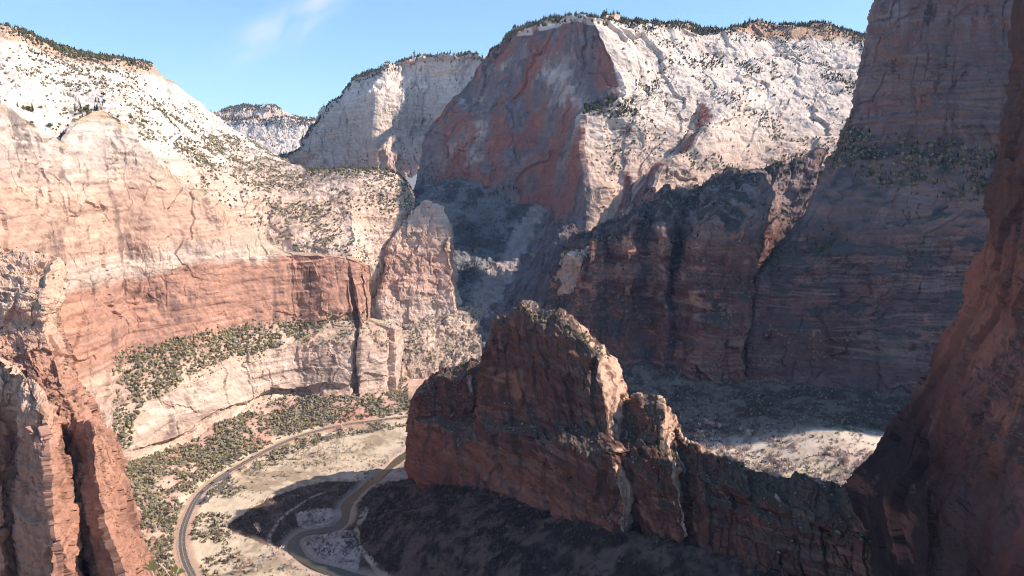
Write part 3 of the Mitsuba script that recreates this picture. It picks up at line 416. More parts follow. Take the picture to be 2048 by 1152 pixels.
rows = [back2] + [[P(*c[i]) for c in K] for i in range(5)]
rows.append([q + np.array([-8.0, -10.0, -40.0]) for q in rows[-1]])
sheet('rock_fin', rows, geo(FIN, varnish=0.30, streak=0.75, seed=53, soil=(.13, .10, .08), spots=(.24, .12, .085), bed=0.75, sun_side=((.50, .35, .27), 0.35, 0.6)), ku=0.35, kv=0.3, coarse=(0, -1), big=2.0, slab=3.6, slabs=(15, 34), blk=1.5, size=(8, 10), led=2.0, joint=4.0, jl=13, fine=0.3, seed=360, warp=3, bigl=45, sp=0.95)

# ---------------------------------------------------------------- near rock: right wall and left pillars
sheet('near_right_wall', [
    [(2050, -80, 520), (2036, -80, 430), (2100, -80, 380), (2200, -80, 330), (2400, -80, 280), (3050, -50, 173.6)],
    [(2046, 140, 520), (2030, 140, 430), (2100, 150, 375), (2200, 150, 320), (2400, 160, 270), (3050, 190, 167.4)],
    [(2035, 240, 520), (2020, 240, 428), (2090, 250, 372), (2190, 255, 315), (2390, 260, 266), (3040, 290, 164.92)],
    [(2000, 400, 515), (1984, 400, 425), (2050, 405, 370), (2150, 410, 310), (2350, 420, 260), (3000, 450, 161.2)],
    [(1975, 510, 510), (1957, 510, 422), (2020, 515, 362), (2130, 520, 300), (2330, 530, 250), (2980, 560, 155)],
    [(1940, 620, 505), (1924, 620, 420), (1990, 630, 355), (2110, 640, 292), (2300, 640, 242), (2950, 670, 150.04)],
    [(1865, 775, 500), (1848, 772, 415), (1925, 790, 342), (2055, 805, 277), (2250, 820, 230), (2900, 850, 142.6)],
    [(1785, 900, 495), (1765, 900, 414), (1860, 920, 345), (1990, 945, 280), (2180, 960, 226), (2830, 990, 140.12)],
    [(1730, 980, 490), (1702, 975, 412), (1805, 1010, 350), (1940, 1050, 272), (2130, 1080, 212), (2780, 1110, 131.44)],
    [(1760, 1108, 480), (1738, 1105, 400), (1820, 1150, 338), (1940, 1190, 262), (2105, 1220, 202), (2755, 1250, 125.24)],
    [(1800, 1300, 470), (1775, 1300, 386), (1840, 1340, 326), (1950, 1360, 252), (2115, 1380, 196), (2765, 1410, 121.52)],
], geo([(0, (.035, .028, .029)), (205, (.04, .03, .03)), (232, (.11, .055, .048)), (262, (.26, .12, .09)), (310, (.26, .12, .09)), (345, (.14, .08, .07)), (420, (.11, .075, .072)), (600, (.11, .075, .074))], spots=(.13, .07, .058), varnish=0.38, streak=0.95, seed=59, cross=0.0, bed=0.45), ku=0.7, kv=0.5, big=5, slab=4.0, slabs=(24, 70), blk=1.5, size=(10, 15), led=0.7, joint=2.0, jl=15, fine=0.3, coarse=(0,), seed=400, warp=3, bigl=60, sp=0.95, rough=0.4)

NEARC = geo([(0, (.30, .17, .125)), (150, (.33, .19, .14)), (215, (.38, .225, .17)), (250, (.50, .37, .29)), (290, (.50, .37, .29)), (340, RED), (500, RED)], varnish=0.34, streak=0.8, seed=67)
sheet('blocky_spur', [
    [(-200, 480, 700), (0, 510, 690), (50, 520, 680), (100, 532, 680), (118, 550, 690), (125, 560, 700)],
    [(-200, 470, 600), (0, 500, 590), (50, 510, 585), (100, 522, 588), (118, 540, 600), (125, 550, 660)],
    [(-200, 560, 572), (0, 575, 560), (45, 570, 556), (90, 578, 558), (110, 600, 568), (118, 605, 630)],
    [(-200, 640, 562), (0, 640, 550), (45, 640, 547), (86, 640, 548), (112, 650, 560), (122, 655, 620)],
    [(-200, 740, 540), (0, 740, 522), (60, 740, 517), (112, 740, 522), (142, 745, 538), (155, 750, 605)],
    [(-200, 860, 520), (0, 860, 495), (80, 860, 486), (150, 850, 486), (195, 855, 505), (208, 860, 575)],
    [(-200, 1000, 510), (0, 1000, 480), (80, 1000, 470), (160, 990, 470), (215, 985, 490), (230, 990, 560)],
    [(-200, 1200, 500), (0, 1200, 470), (80, 1200, 460), (160, 1190, 460), (230, 1185, 480), (250, 1190, 550)],
], NEARC, big=4, slab=4.2, slabs=(24, 18), blk=1.5, size=(11, 8), led=1.8, joint=2, jl=14, fine=0.35, coarse=(0, -1, -2), seed=430, warp=2, bigl=40)
sheet('sandstone_pillar', [
    [(-200, 700, 540), (-60, 715, 520), (0, 735, 500), (20, 745, 495), (50, 775, 490), (90, 812, 485), (117, 835, 485), (124, 840, 490)],
    [(-200, 680, 470), (-60, 690, 440), (-5, 705, 426), (18, 722, 420), (50, 750, 415), (90, 790, 410), (115, 815, 425), (122, 825, 480)],
    [(-200, 740, 462), (-60, 760, 430), (-8, 780, 412), (18, 795, 414), (48, 810, 404), (88, 830, 397), (116, 845, 415), (124, 855, 475)],
    [(-200, 900, 450), (-60, 900, 418), (-12, 905, 404), (15, 905, 418), (48, 910, 398), (96, 912, 386), (129, 915, 410), (138, 920, 470)],
    [(-200, 1030, 445), (-60, 1030, 410), (-5, 1035, 396), (20, 1035, 416), (48, 1040, 390), (108, 1045, 378), (146, 1050, 402), (156, 1055, 460)],
    [(-200, 1160, 440), (-60, 1165, 402), (12, 1170, 388), (38, 1170, 408), (62, 1175, 382), (122, 1175, 370), (166, 1175, 394), (178, 1180, 455)],
    [(-200, 1400, 430), (-60, 1400, 390), (40, 1400, 376), (65, 1400, 396), (90, 1400, 370), (145, 1400, 358), (200, 1400, 382), (215, 1400, 440)],
], NEARC, ku=0.2, big=3.0, slab=3.4, slabs=(16, 34), blk=1.3, size=(7, 10), led=1.0, joint=3.5, jl=11, fine=0.4, sp=0.8, coarse=(0, -1), seed=460, warp=2, bigl=35)
sheet('sandstone_pillar_001', [
    [(118, 885, 540), (132, 862, 510), (165, 856, 500), (190, 856, 495), (208, 864, 500), (223, 876, 510), (228, 882, 520)],
    [(116, 870, 490), (130, 848, 432), (162, 842, 424), (191, 842, 417), (208, 850, 438), (222, 862, 462), (228, 870, 500)],
    [(122, 930, 490), (136, 930, 428), (163, 930, 418), (190, 930, 408), (218, 930, 430), (240, 935, 455), (246, 940, 500)],
    [(146, 1040, 480), (160, 1040, 420), (182, 1040, 410), (206, 1040, 400), (240, 1040, 420), (270, 1045, 446), (278, 1050, 490)],
    [(160, 1160, 475), (180, 1160, 412), (215, 1160, 400), (252, 1160, 390), (278, 1160, 410), (300, 1160, 436), (310, 1160, 485)],
    [(180, 1400, 465), (210, 1400, 402), (250, 1400, 388), (290, 1400, 376), (320, 1400, 396), (345, 1400, 420), (360, 1400, 475)],
], NEARC, ku=0.15, big=2.0, slab=3.0, slabs=(11, 28), blk=1.2, size=(6, 10), led=0.9, joint=2.6, jl=9, fine=0.4, sp=0.8, coarse=(0, -1), seed=490, warp=2, bigl=30)

# ---------------------------------------------------------------- valley floor
def gz(px, py, z): return G(px, py, z)
ROAD = [(420, 1220), (400, 1180), (385, 1152), (372, 1125), (364, 1090), (366, 1060), (378, 1025), (398, 990), (425, 965), (455, 945), (490, 925), (520, 908), (560, 888), (600, 872), (650, 858), (700, 848), (760, 840), (815, 833), (880, 826)]
RIVER = [(900, 850), (815, 905), (778, 936), (742, 965), (712, 990), (694, 1012), (690, 1035), (672, 1055), (636, 1062), (605, 1068), (588, 1083), (592, 1105), (615, 1124), (650, 1138), (700, 1150), (760, 1165), (860, 1200)]
ctl = [gz(px, py, 3.0) for px, py in ROAD] + [gz(px, py, -0.5) for px, py in RIVER]
ctl += [gz(px, py, 1.0) for px, py in ((600, 950), (560, 1000), (480, 1080), (560, 1110), (450, 1150), (700, 900), (780, 870), (640, 1010), (650, 1090), (520, 1040), (520, 1180), (420, 1080), (450, 1000))]
ctl += [P(*q) for q in ((255, 926, 764), (318, 904, 822), (378, 884, 856), (440, 846, 896), (492, 826, 950), (542, 801, 986), (600, 798, 1011), (650, 791, 1012), (700, 794, 1019), (745, 786, 1043), (792, 783, 1071))]
ctl += [gz(*q) for q in ((215, 980, 45), (170, 1010, 50), (100, 1100, 50), (0, 1150, 60), (-200, 1180, 70), (200, 1120, 30), (280, 1100, 18), (320, 1150, 12), (300, 1040, 16), (330, 990, 14), (390, 930, 14), (300, 980, 22), (250, 1250, 15), (480, 870, 15), (600, 815, 18), (700, 805, 18), (790, 800, 12), (300, 930, 32))]
ctl += [P(*c[4]) for c in K]
ctl += [gz(*q) for q in ((735, 978, 1), (712, 1012, 1), (704, 1060, 2), (735, 1112, 2), (790, 1152, 4), (900, 1230, 8), (1100, 1350, 20), (1400, 1500, 40), (790, 1040, 22), (880, 1080, 36), (1000, 1120, 50), (1150, 1180, 60), (820, 1000, 12))]
ctl += [gz(845, 760, 14), gz(800, 765, 16), gz(890, 750, 12), gz(940, 745, 8), gz(1000, 752, 10), gz(1060, 756, 14)]
ctl += [np.array([P(*q)[0], q[2], P(*q)[2] - 50]) for q in ((745, 690, 1150), (800, 680, 1180), (850, 672, 1200), (890, 662, 1220), (935, 640, 1270), (960, 600, 1330), (1000, 550, 1420), (1050, 470, 1540), (1090, 420, 1640), (950, 370, 1730), (880, 380, 1750), (850, 400, 1760), (900, 480, 1560), (920, 560, 1420), (1060, 620, 1320), (1100, 560, 1400), (1030, 680, 1240))]
ctl += [P(*q) for q in ((1115, 705, 1190), (1180, 724, 1152), (1250, 742, 1118), (1330, 754, 1098), (1400, 762, 1086), (1480, 768, 1080), (1560, 766, 1072), (1700, 782, 1046), (1850, 797, 1026), (1980, 802, 1016), (2220, 802, 1006))]
ctl += [gz(*q) for q in ((1250, 800, 14), (1300, 830, 6), (1400, 872, 4), (1500, 905, 0), (1600, 930, 2), (1700, 960, 0), (1580, 845, 20), (1640, 862, 22), (1720, 866, 20), (1780, 875, 14), (1900, 900, 12), (2100, 920, 12), (2300, 960, 10), (1000, 800, 0), (1100, 830, 0), (1200, 880, 0), (1400, 960, 0), (1600, 1040, 0), (1800, 1050, 0), (2100, 1100, 0), (2400, 1100, 20))]
ctl += [np.array(q, float) for q in ((-900, 200, 90), (-900, 1600, 120), (900, 200, 60), (1500, 1000, 40), (1500, 1800, 100), (-300, 150, 60), (200, 150, 120), (0, 150, 90), (-600, 2000, 350), (100, 1900, 420), (600, 1900, 380))]
ctl = np.array(ctl)
_lin = LinearNDInterpolator(ctl[:, :2], ctl[:, 2]); _ct = CloughTocher2DInterpolator(ctl[:, :2], ctl[:, 2])
def ground_z(xy):
    a, b = _lin(xy), _ct(xy)
    return np.nan_to_num(np.clip(0.5 * a + 0.5 * b, a - 6, a + 6), nan=0.0)
def dist_line(xy, line):
    """distance to a polyline and signed side."""
    best = np.full(xy.shape[:-1], 1e9)
    for a, b in zip(line[:-1], line[1:]):
        d = b - a; t = np.clip(((xy - a) @ d) / (d @ d), 0, 1)
        best = np.minimum(best, np.linalg.norm(xy - a - t[..., None] * d, axis=-1))
    return best
def curve(pts, z, n=12):
    w = np.array([gz(px, py, z)[:2] for px, py in pts]); k = np.concatenate([[0], np.cumsum(np.linalg.norm(np.diff(w, axis=0), axis=1))])
    from scipy.interpolate import CubicSpline
    return CubicSpline(k, w)(np.linspace(0, k[-1], n * len(pts)))
road_c, river_c = curve(ROAD, 3.0), curve(RIVER, -0.5)
tx = np.arange(-0.80, 0.86, SP * 1.45 / F)
ang = np.arange(math.atan(H / 1280), math.atan(H / 330), SP * 1.3 / F)
yy = (H / np.tan(ang))[::-1]
X, Y = np.meshgrid(tx, yy); X = X * Y * 1.0
xy = np.stack([X, Y], -1)
Z = ground_z(xy)
dr_, dv_ = dist_line(xy, road_c), dist_line(xy, river_c)
rough = sst(8, 22, dr_)
Z = Z + rough * (2.2 * fbm(np.stack([X / 40, Y / 40, X * 0], -1), 3, 700) * sst(5, 40, Z + 0 * X) + 0.5 * fbm(np.stack([X / 9, Y / 9, X * 0], -1), 2, 704))
Z = np.where(dr_ < 9, 3.0 - 0.3, Z * sst(9, 16, dr_) + 2.7 * (1 - sst(9, 16, dr_)))
Z = Z - 1.6 * (1 - sst(5, 13, dv_))
W = np.stack([X, Y, Z], -1)
BARS = [[(591, 1025), (632, 1018), (684, 1016), (688, 1028), (660, 1047), (620, 1057), (595, 1052)], [(606, 1088), (625, 1070), (660, 1064), (700, 1060), (722, 1100), (716, 1140), (660, 1130), (622, 1112)], [(770, 960), (815, 925), (826, 945), (820, 968), (760, 978), (745, 974)]]
import shapely
def inside(p, poly):
    return shapely.contains_xy(shapely.Polygon(poly), p[..., 0].ravel(), p[..., 1].ravel()).reshape(p.shape[:-1]).astype(np.float32)
path_c = curve([(650, 985), (630, 992), (600, 1010), (571, 1029), (547, 1057), (538, 1078), (545, 1092), (560, 1100)], 1.0)
dp_ = dist_line(xy, path_c)
def ground_color(W, N):
    x, y, z = W[..., 0], W[..., 1], W[..., 2]; q = np.stack([x, y, x * 0], -1)
    n1, n2, n3 = fbm(q / 60, 3, 710), fbm(q / 14, 3, 714), fbm(q / 5, 2, 718)
    grass = mix((.53, .465, .365), (.30, .25, .185), sst(-0.2, 0.5, n1 + 0.7 * fbm(q / [24, 9, 1], 3, 722) + 0.6 * n3))
    soil = mix((.48, .31, .26), (.50, .39, .33), sst(-0.2, 0.4, n2))
    scrub = mix((.042, .034, .032), (.125, .092, .08), sst(-0.25, 0.45, n2 + 0.6 * n3 + 0.3 * n1))
    c = mix(grass, soil, sst(4, 10, z + 5 * n2))
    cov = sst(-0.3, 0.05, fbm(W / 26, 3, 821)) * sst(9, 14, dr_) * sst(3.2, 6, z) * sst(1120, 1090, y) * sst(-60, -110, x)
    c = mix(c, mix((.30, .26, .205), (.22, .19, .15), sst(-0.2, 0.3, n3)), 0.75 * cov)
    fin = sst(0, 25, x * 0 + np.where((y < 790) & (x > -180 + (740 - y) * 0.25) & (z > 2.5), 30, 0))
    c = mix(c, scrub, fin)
    c = mix(c, np.broadcast_to(np.array((.46, .30, .22)), c.shape), (1 - sst(5, 11, dr_ + 4 * n2)) * 0.8)
    c = mix(c, np.broadcast_to(np.array((.50, .27, .205)), c.shape), (1 - sst(22, 42, dr_ + 16 * n2)) * sst(-0.15, 0.15, n1 + 0.3 * n2) * sst(1.5, 4, z) * 0.9)
    bank = (1 - sst(8, 24, dv_ + 8 * n2)) * sst(4, 0, z)
    c = mix(c, np.broadcast_to(np.array((.36, .29, .25)), c.shape), bank * 0.8)
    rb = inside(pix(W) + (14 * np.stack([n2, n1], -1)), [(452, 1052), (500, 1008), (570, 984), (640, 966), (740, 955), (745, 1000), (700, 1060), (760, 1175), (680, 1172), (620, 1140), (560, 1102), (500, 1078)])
    c = mix(c, mix((.085, .065, .055), (.15, .115, .09), sst(-0.2, 0.4, n2 + 0.5 * n3)), rb * (1 - sst(-2.0, -0.6, -dv_ / 9)) )  # brush soil; the cast shadow of the fin is darkened into it
    al = sst(1230, 1300, y) * sst(250, 150, x)
    c = mix(c, mix((.33, .28, .255), (.115, .105, .10), sst(-0.25, 0.25, n1 + 0.5 * n2 + 0.9 * sst(40, 90, np.abs(x - np.interp(y, [1150, 1330, 1500, 1700], [-110, -60, -10, 70]))) - 0.3)), al)
    far = sst(800, 860, y) * sst(60, 140, x)
    c = mix(c, mix(mix((.58, .52, .44), (.42, .35, .28), sst(-0.2, 0.3, n2)), mix((.20, .17, .145), (.075, .065, .058), sst(-0.3, 0.3, n2 + n1)), sst(868, 905, y + 10 * n2)), far)  # sunlit patch and shade behind it put into the straw and scrub colour
    wp = pix(W)
    for poly in BARS:
        c = mix(c, np.broadcast_to(np.array((.40, .345, .32)), c.shape) * (1 + 0.25 * n3)[..., None], inside(wp, poly) * sst(6, 3, z))
    c = mix(c, np.broadcast_to(np.array((.50, .42, .33)), c.shape), (1 - sst(0.8, 2.4, dp_)) * 0.9)
    return c * (1 + 0.12 * n3 + 0.1 * n2)[..., None]
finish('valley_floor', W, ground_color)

structure('valley_floor', 'dry canyon floor of straw meadow, pink soil and dark talus below the cliffs')
g = np.array([[-5500, -2500, -45], [5500, -2500, -45], [5500, 8500, -45], [-5500, 8500, -45]], float)
scene['ground'] = mikit.ply((g, np.array([[0, 1, 2], [0, 2, 3]])), {'type': 'diffuse', 'reflectance': {'type': 'rgb', 'value': [.35, .25, .18]}})
structure('ground', 'wide desert ground that the canyon is cut into')

# ---------------------------------------------------------------- road, river
def flat_strip(c, a, b, z):
    t = np.gradient(c, axis=0); t /= np.linalg.norm(t, axis=1, keepdims=True); n = np.stack([t[:, 1], -t[:, 0]], 1)   # n: to the right of travel
    W = np.stack([c + n * a, c + n * b], 1); W = np.concatenate([W, np.full(W.shape[:2] + (1,), z)], -1)
    W = np.asarray(W); return (W.reshape(-1, 3), grid_faces(len(c), 2))
def join(ms):
    vs, fs, k = [], [], 0
    for v, f in ms: vs.append(np.asarray(v)); fs.append(np.asarray(f) + k); k += len(v)
    return np.vstack(vs), np.vstack(fs)
def mat(key, rgb, rough=None):
    scene[key] = {'type': 'twosided', 'bsdf': {'type': 'diffuse', 'reflectance': {'type': 'rgb', 'value': list(rgb)}} if rough is None else {'type': 'principled', 'base_color': {'type': 'rgb', 'value': list(rgb)}, 'roughness': rough}}
    return key
def asphalt(p, n, uv):
    k = mikit.fbm(p.x * 0.2, p.y * 0.2, 0, 3)
    return mikit.mix((.10, .097, .10), (.15, .143, .145), k)
scene['asphalt_material'] = {'type': 'twosided', 'bsdf': {'type': 'diffuse', 'reflectance': mikit.proc(asphalt)}}
mat('gravel_material', (.42, .32, .265)); mat('yellow_paint', (.62, .42, .12)); mat('white_paint', (.75, .74, .72))
road_f = curve(ROAD, 3.0, 24)
scene['road'] = mikit.ply(flat_strip(road_f, -3.6, 3.6, 3.02), 'asphalt_material'); structure('road', 'two lane asphalt road curving round the bend below the left wall')
scene['road__shoulder'] = mikit.ply(join([flat_strip(road_f, -4.7, -3.6, 2.95), flat_strip(road_f, 3.6, 4.8, 2.95)]), 'gravel_material')
scene['road__centre_line'] = mikit.ply(join([flat_strip(road_f, -0.23, -0.08, 3.03), flat_strip(road_f, 0.08, 0.23, 3.03)]), 'yellow_paint')
scene['road__edge_line'] = mikit.ply(flat_strip(road_f, -3.40, -3.25, 3.03), 'white_paint')
scene['road__edge_line_001'] = mikit.ply(flat_strip(road_f, 3.25, 3.40, 3.03), 'white_paint')
def poly_mesh(pts, z0, z1):
    from shapely.geometry import Polygon
    w = [G(px, py, z1)[:2] for px, py in pts]
    m = trimesh.creation.extrude_polygon(Polygon(w).buffer(0.6).buffer(-0.2), z1 - z0, engine='earcut'); m.apply_translation([0, 0, z0]); return m
scene['lay_by'] = mikit.ply(poly_mesh([(384, 1014), (392, 1010), (402, 1009), (414, 1003), (426, 990), (440, 978), (452, 968), (459, 958), (462, 949), (456, 947), (425, 966), (404, 986)], 2.2, 3.012), 'asphalt_material')
structure('lay_by', 'asphalt lay-by with parked cars beside the curving road')
scene['island'] = mikit.ply(poly_mesh([(401, 998), (410, 991), (424, 978), (436, 968), (445, 962), (443, 961), (432, 966), (418, 978), (405, 990)], 2.5, 3.16), 'gravel_material')
structure('island', 'narrow gravel island between the road and the lay-by')
scene['river_material'] = {'type': 'principled', 'base_color': {'type': 'rgb', 'value': [.07, .06, .036]}, 'roughness': 0.22, 'specular': 0.4}
river_f = curve(RIVER, -1.2, 16)
wid = 5.6 + 1.3 * np.sin(np.arange(len(river_f)) * 0.21)
t_ = np.gradient(river_f, axis=0); t_ /= np.linalg.norm(t_, axis=1, keepdims=True); n_ = np.stack([t_[:, 1], -t_[:, 0]], 1)
Wr = np.stack([river_f + n_ * (wid * u)[:, None] for u in (-1, -0.5, 0, 0.5, 1)], 1); Wr = np.concatenate([Wr, np.full(Wr.shape[:2] + (1,), -1.25)], -1)
scene['river'] = mikit.ply((Wr.reshape(-1, 3), grid_faces(*Wr.shape[:2])), 'river_material'); structure('river', 'shallow greenish brown river looping round gravel bars')

# ---------------------------------------------------------------- plants
rg = np.random.default_rng(7)
OCT = np.array([[1, 0, 0], [-1, 0, 0], [0, 1, 0], [0, -1, 0], [0, 0, 1], [0, 0, -1]], float); OCTF = np.array([[0, 2, 4], [2, 1, 4], [1, 3, 4], [3, 0, 4], [2, 0, 5], [1, 2, 5], [3, 1, 5], [0, 3, 5]])
def clump(r, c, rad, flat=0.8):
    a = r.uniform(0, 6.28); R = np.array([[math.cos(a), -math.sin(a), 0], [math.sin(a), math.cos(a), 0], [0, 0, 1]])
    v = OCT * (rad * (1 + 0.35 * r.uniform(-1, 1, (6, 1)))) * [1, 1, flat]
    return v @ R.T + np.asarray(c) + rad * 0.18 * r.uniform(-1, 1, (6, 3)), OCTF
def leaves(r, n, spread, size):
    """n loose leaf sprays as small triangles through an ellipsoid."""
    c = r.normal(size=(n, 3)); c /= np.linalg.norm(c, axis=1, keepdims=True); c *= r.uniform(0.55, 1.08, (n, 1)) * np.array(spread)
    v = c[:, None] + size * r.normal(size=(n, 3, 3)) * 0.8
    return v.reshape(-1, 3), np.arange(3 * n).reshape(-1, 3)
def stick(a, b, ra, rb, k=4):
    a, b = np.asarray(a, float), np.asarray(b, float); d = (b - a) / np.linalg.norm(b - a); x = np.cross(d, [0.3, 0.9, 0.1]); x /= np.linalg.norm(x); y = np.cross(d, x)
    t = np.arange(k) * 2 * math.pi / k; ring = np.cos(t)[:, None] * x + np.sin(t)[:, None] * y
    i = np.arange(k); j = (i + 1) % k
    return np.vstack([a + ring * ra, b + ring * rb]), np.vstack([np.stack([i, j, j + k], 1), np.stack([i, j + k, i + k], 1)])
def pine(r):
    tr = [stick([0, 0, -0.06], [0, 0, 0.55], 0.022, 0.012)]; cr = []
    n = 7
    for k in range(n):
        h = 0.2 + 0.72 * k / (n - 1); rad = 0.21 * (1 - 0.86 * k / (n - 1)) * r.uniform(0.8, 1.2); m = 7
        t = np.arange(m) * 2 * math.pi / m + r.uniform(0, 6)
        ring = np.stack([np.cos(t) * rad * r.uniform(0.55, 1.25, m), np.sin(t) * rad * r.uniform(0.55, 1.25, m), h - 0.06 * r.uniform(0.2, 1.6, m)], 1)
        top = np.array([[0, 0, min(1.0, h + 0.15)]]); i = np.arange(m)
        cr.append((np.vstack([ring, top]), np.stack([i, (i + 1) % m, i * 0 + m], 1)))
    return join(tr), join(cr)
def juniper(r):
    tr = [stick([0, 0, -0.1], [0.04, 0, 0.35], 0.05, 0.03), stick([0.03, 0, 0.3], [0.2, 0.1, 0.6], 0.03, 0.015), stick([0.03, 0, 0.3], [-0.18, -0.05, 0.6], 0.03, 0.015)]
    cr = [clump(r, [r.uniform(-0.26, 0.26), r.uniform(-0.26, 0.26), r.uniform(0.32, 0.80)], r.uniform(0.17, 0.28)) for _ in range(8)]
    lv = leaves(r, 36, (0.44, 0.44, 0.40), 0.07); cr.append((lv[0] + [0, 0, 0.56], lv[1]))
    return join(tr), join(cr)
def shrub(r):
    cr = [clump(r, [r.uniform(-0.45, 0.45), r.uniform(-0.45, 0.45), r.uniform(0.2, 0.62)], r.uniform(0.2, 0.36)) for _ in range(6)]
    lv = leaves(r, 30, (0.72, 0.72, 0.42), 0.10); cr.append((lv[0] + [0, 0, 0.45], lv[1]))
    return [], join(cr)
def twiggy(r):
    vs = []
    for _ in range(26):
        d = r.normal(size=3); d[2] = abs(d[2]) + 0.4; d /= np.linalg.norm(d); b = r.uniform(-0.25, 0.25, 3) * [1, 1, 0]; e = b + d * r.uniform(0.6, 1.0) * [0.75, 0.75, 1]; w = np.cross(d, r.normal(size=3)); w *= 0.075 / np.linalg.norm(w)
        vs.append([b, e + w, e - w])
    return [], (np.array(vs).reshape(-1, 3), np.arange(78).reshape(-1, 3))
def cottonwood(r):
    tr, tw = [], []
    def grow(p, d, l, rad, n):
        q = p + d * l; tr.append(stick(p, q, rad, rad * 0.65, 4 if n < 2 else 3))
        for _ in range(4 if n < 2 else 3):
            e = d + r.normal(size=3) * 0.55; e[2] += 0.15; e /= np.linalg.norm(e)
            if n < 2: grow(q, e, l * r.uniform(0.6, 0.85), rad * 0.55, n + 1)
            else:
                for _ in range(3):
                    f = e + r.normal(size=3) * 0.5; f /= np.linalg.norm(f); w = np.cross(f, r.normal(size=3)); w *= 0.026 / np.linalg.norm(w); tw.append([q - w, q + w, q + f * l * r.uniform(0.8, 1.5)])
    grow(np.array([0, 0, -0.05]), np.array([0.05, 0.02, 1.0]), 0.36, 0.035, 0)
    return join(tr), (np.array(tw).reshape(-1, 3), np.arange(3 * len(tw)).reshape(-1, 3))
def small(r, kind):
    if kind == 'pine':
        cr = []
        for h, rad in ((0.12, 0.2), (0.38, 0.15), (0.64, 0.09)):
            t = np.arange(5) * 1.257 + r.uniform(0, 6); ring = np.stack([np.cos(t) * rad * r.uniform(0.6, 1.3, 5), np.sin(t) * rad * r.uniform(0.6, 1.3, 5), h - 0.05 * r.random(5)], 1); i = np.arange(5)
            cr.append((np.vstack([ring, [[0, 0, h + 0.36]]]), np.stack([i, (i + 1) % 5, i * 0 + 5], 1)))
        return join(cr)
    if kind in ('twiggy', 'pale'):
        v = r.normal(size=(9, 3)) * [1, 1, 0.5]; v /= np.linalg.norm(v, axis=1, keepdims=True); t = v * [0.6, 0.6, 0.9]; t[:, 2] = np.abs(t[:, 2]) + 0.15
        return np.stack([t * 0.1, t + 0.16 * r.normal(size=(9, 3)), t + 0.16 * r.normal(size=(9, 3))], 1).reshape(-1, 3), np.arange(27).reshape(-1, 3)
    w = 0.30 if kind == 'juniper' else 0.42
    return join([clump(r, [0.5 * w * math.cos(a), 0.5 * w * math.sin(a), z], q, 1.0) for a, z, q in ((r.uniform(0, 2), 0.34, w * 1.0), (r.uniform(2, 4), 0.58, w * 0.95), (r.uniform(4, 6), 0.42, w * 0.9))])
TONE = {'pine': ((.055, .062, .040), (.10, .075, .06)), 'juniper': ((.11, .115, .066), (.12, .09, .07)), 'shrub': ((.225, .215, .145), None), 'twiggy': ((.12, .098, .09), None), 'pale': ((.52, .47, .43), (.40, .35, .31)), 'cottonwood': ((.50, .45, .41), (.22, .17, .15))}
PROTO = {}
for k, fn in (('pine', pine), ('juniper', juniper), ('shrub', shrub), ('twiggy', twiggy), ('pale', twiggy), ('cottonwood', cottonwood)):
    PROTO[k] = [fn(np.random.default_rng(100 * len(k) + q)) for q in range(4)]
SMALL = {k: [small(np.random.default_rng(50 * len(k) + q), k) for q in range(4)] for k in ('pine', 'juniper', 'shrub', 'twiggy', 'pale')}
from scipy.ndimage import maximum_filter
_zb = np.full((384, 683), 1e9)
for _W, _N in SHEETS.values():
    q = pix(_W).reshape(-1, 2) / 3; d = np.linalg.norm(_W.reshape(-1, 3) - [0, 0, H], axis=1); ok = (q[:, 0] >= 0) & (q[:, 0] < 683) & (q[:, 1] >= 0) & (q[:, 1] < 384)
    np.minimum.at(_zb, (q[ok, 1].astype(int), q[ok, 0].astype(int)), d[ok])
_zb = maximum_filter(np.where(_zb > 1e8, 0, _zb), 5)
def in_view(p):
    """False for a plant that stands well behind nearer ground, seen from here or from a few steps aside."""
    q = np.clip((pix(p) / 3).astype(int), 0, [682, 383]); z = _zb[q[:, 1], q[:, 0]]
    return (z == 0) | (np.linalg.norm(p - [0, 0, H], axis=1) < z + 14)
PLANTS = []       # (kind, zone, position, height, visible size)
def scatter(key, zone, kinds, density, size, mask, seed):
    """Plants at random over a sheet: density per square metre times mask(px, py, W, N)."""
    W, N = SHEETS[key]; r = np.random.default_rng(seed)
    du, dv = np.diff(W, axis=1)[:-1], np.diff(W, axis=0)[:, :-1]
    area = np.linalg.norm(np.cross(du, dv), axis=-1); p = pix(W)
    m = np.clip(mask(p[..., 0], p[..., 1], W, N), 0, 1)[:-1, :-1]
    ins = (p[..., 0] > -20) & (p[..., 0] < 2068) & (p[..., 1] > -20) & (p[..., 1] < 1190)
    lam = area * m * density * ins[:-1, :-1]
    lam = np.where(N[:-1, :-1, 2] > 0.1, lam, lam * 0.25)
    c = r.poisson(lam); i, j = np.nonzero(c); rep = c[i, j]; i, j = np.repeat(i, rep), np.repeat(j, rep)
    pos = W[i, j] + r.random((len(i), 1)) * du[i, j] + r.random((len(i), 1)) * dv[i, j]
    vis = in_view(pos + [0, 0, 2.0]); pos, i = pos[vis], i[vis]
    names, wts = list(kinds), np.array(list(kinds.values()), float); pick = r.choice(len(names), len(i), p=wts / wts.sum())
    h = size[0] + (size[1] - size[0]) * r.random(len(i)) ** 1.6
    for q in range(len(i)):
        k = names[pick[q]]; hh = h[q] * (1.5 if k == 'pine' else 1.0)
        PLANTS.append((k, zone, pos[q], hh, hh / np.linalg.norm(pos[q] - [0, 0, H])))
def clumpy(W, l, s, a=-0.1, b=0.35):
    return sst(a, b, fbm(W / l, 3, s))
def steepness(N): return 1 - np.abs(N[..., 2])
def band(a, x0, x1, soft=8): return sst(x0 - soft, x0 + soft, a) * (1 - sst(x1 - soft, x1 + soft, a))
gentle = lambda N, a=0.35, b=0.7: 1 - sst(a, b, steepness(N))
def line(px, pts): return np.interp(px, [p[0] for p in pts], [p[1] for p in pts])
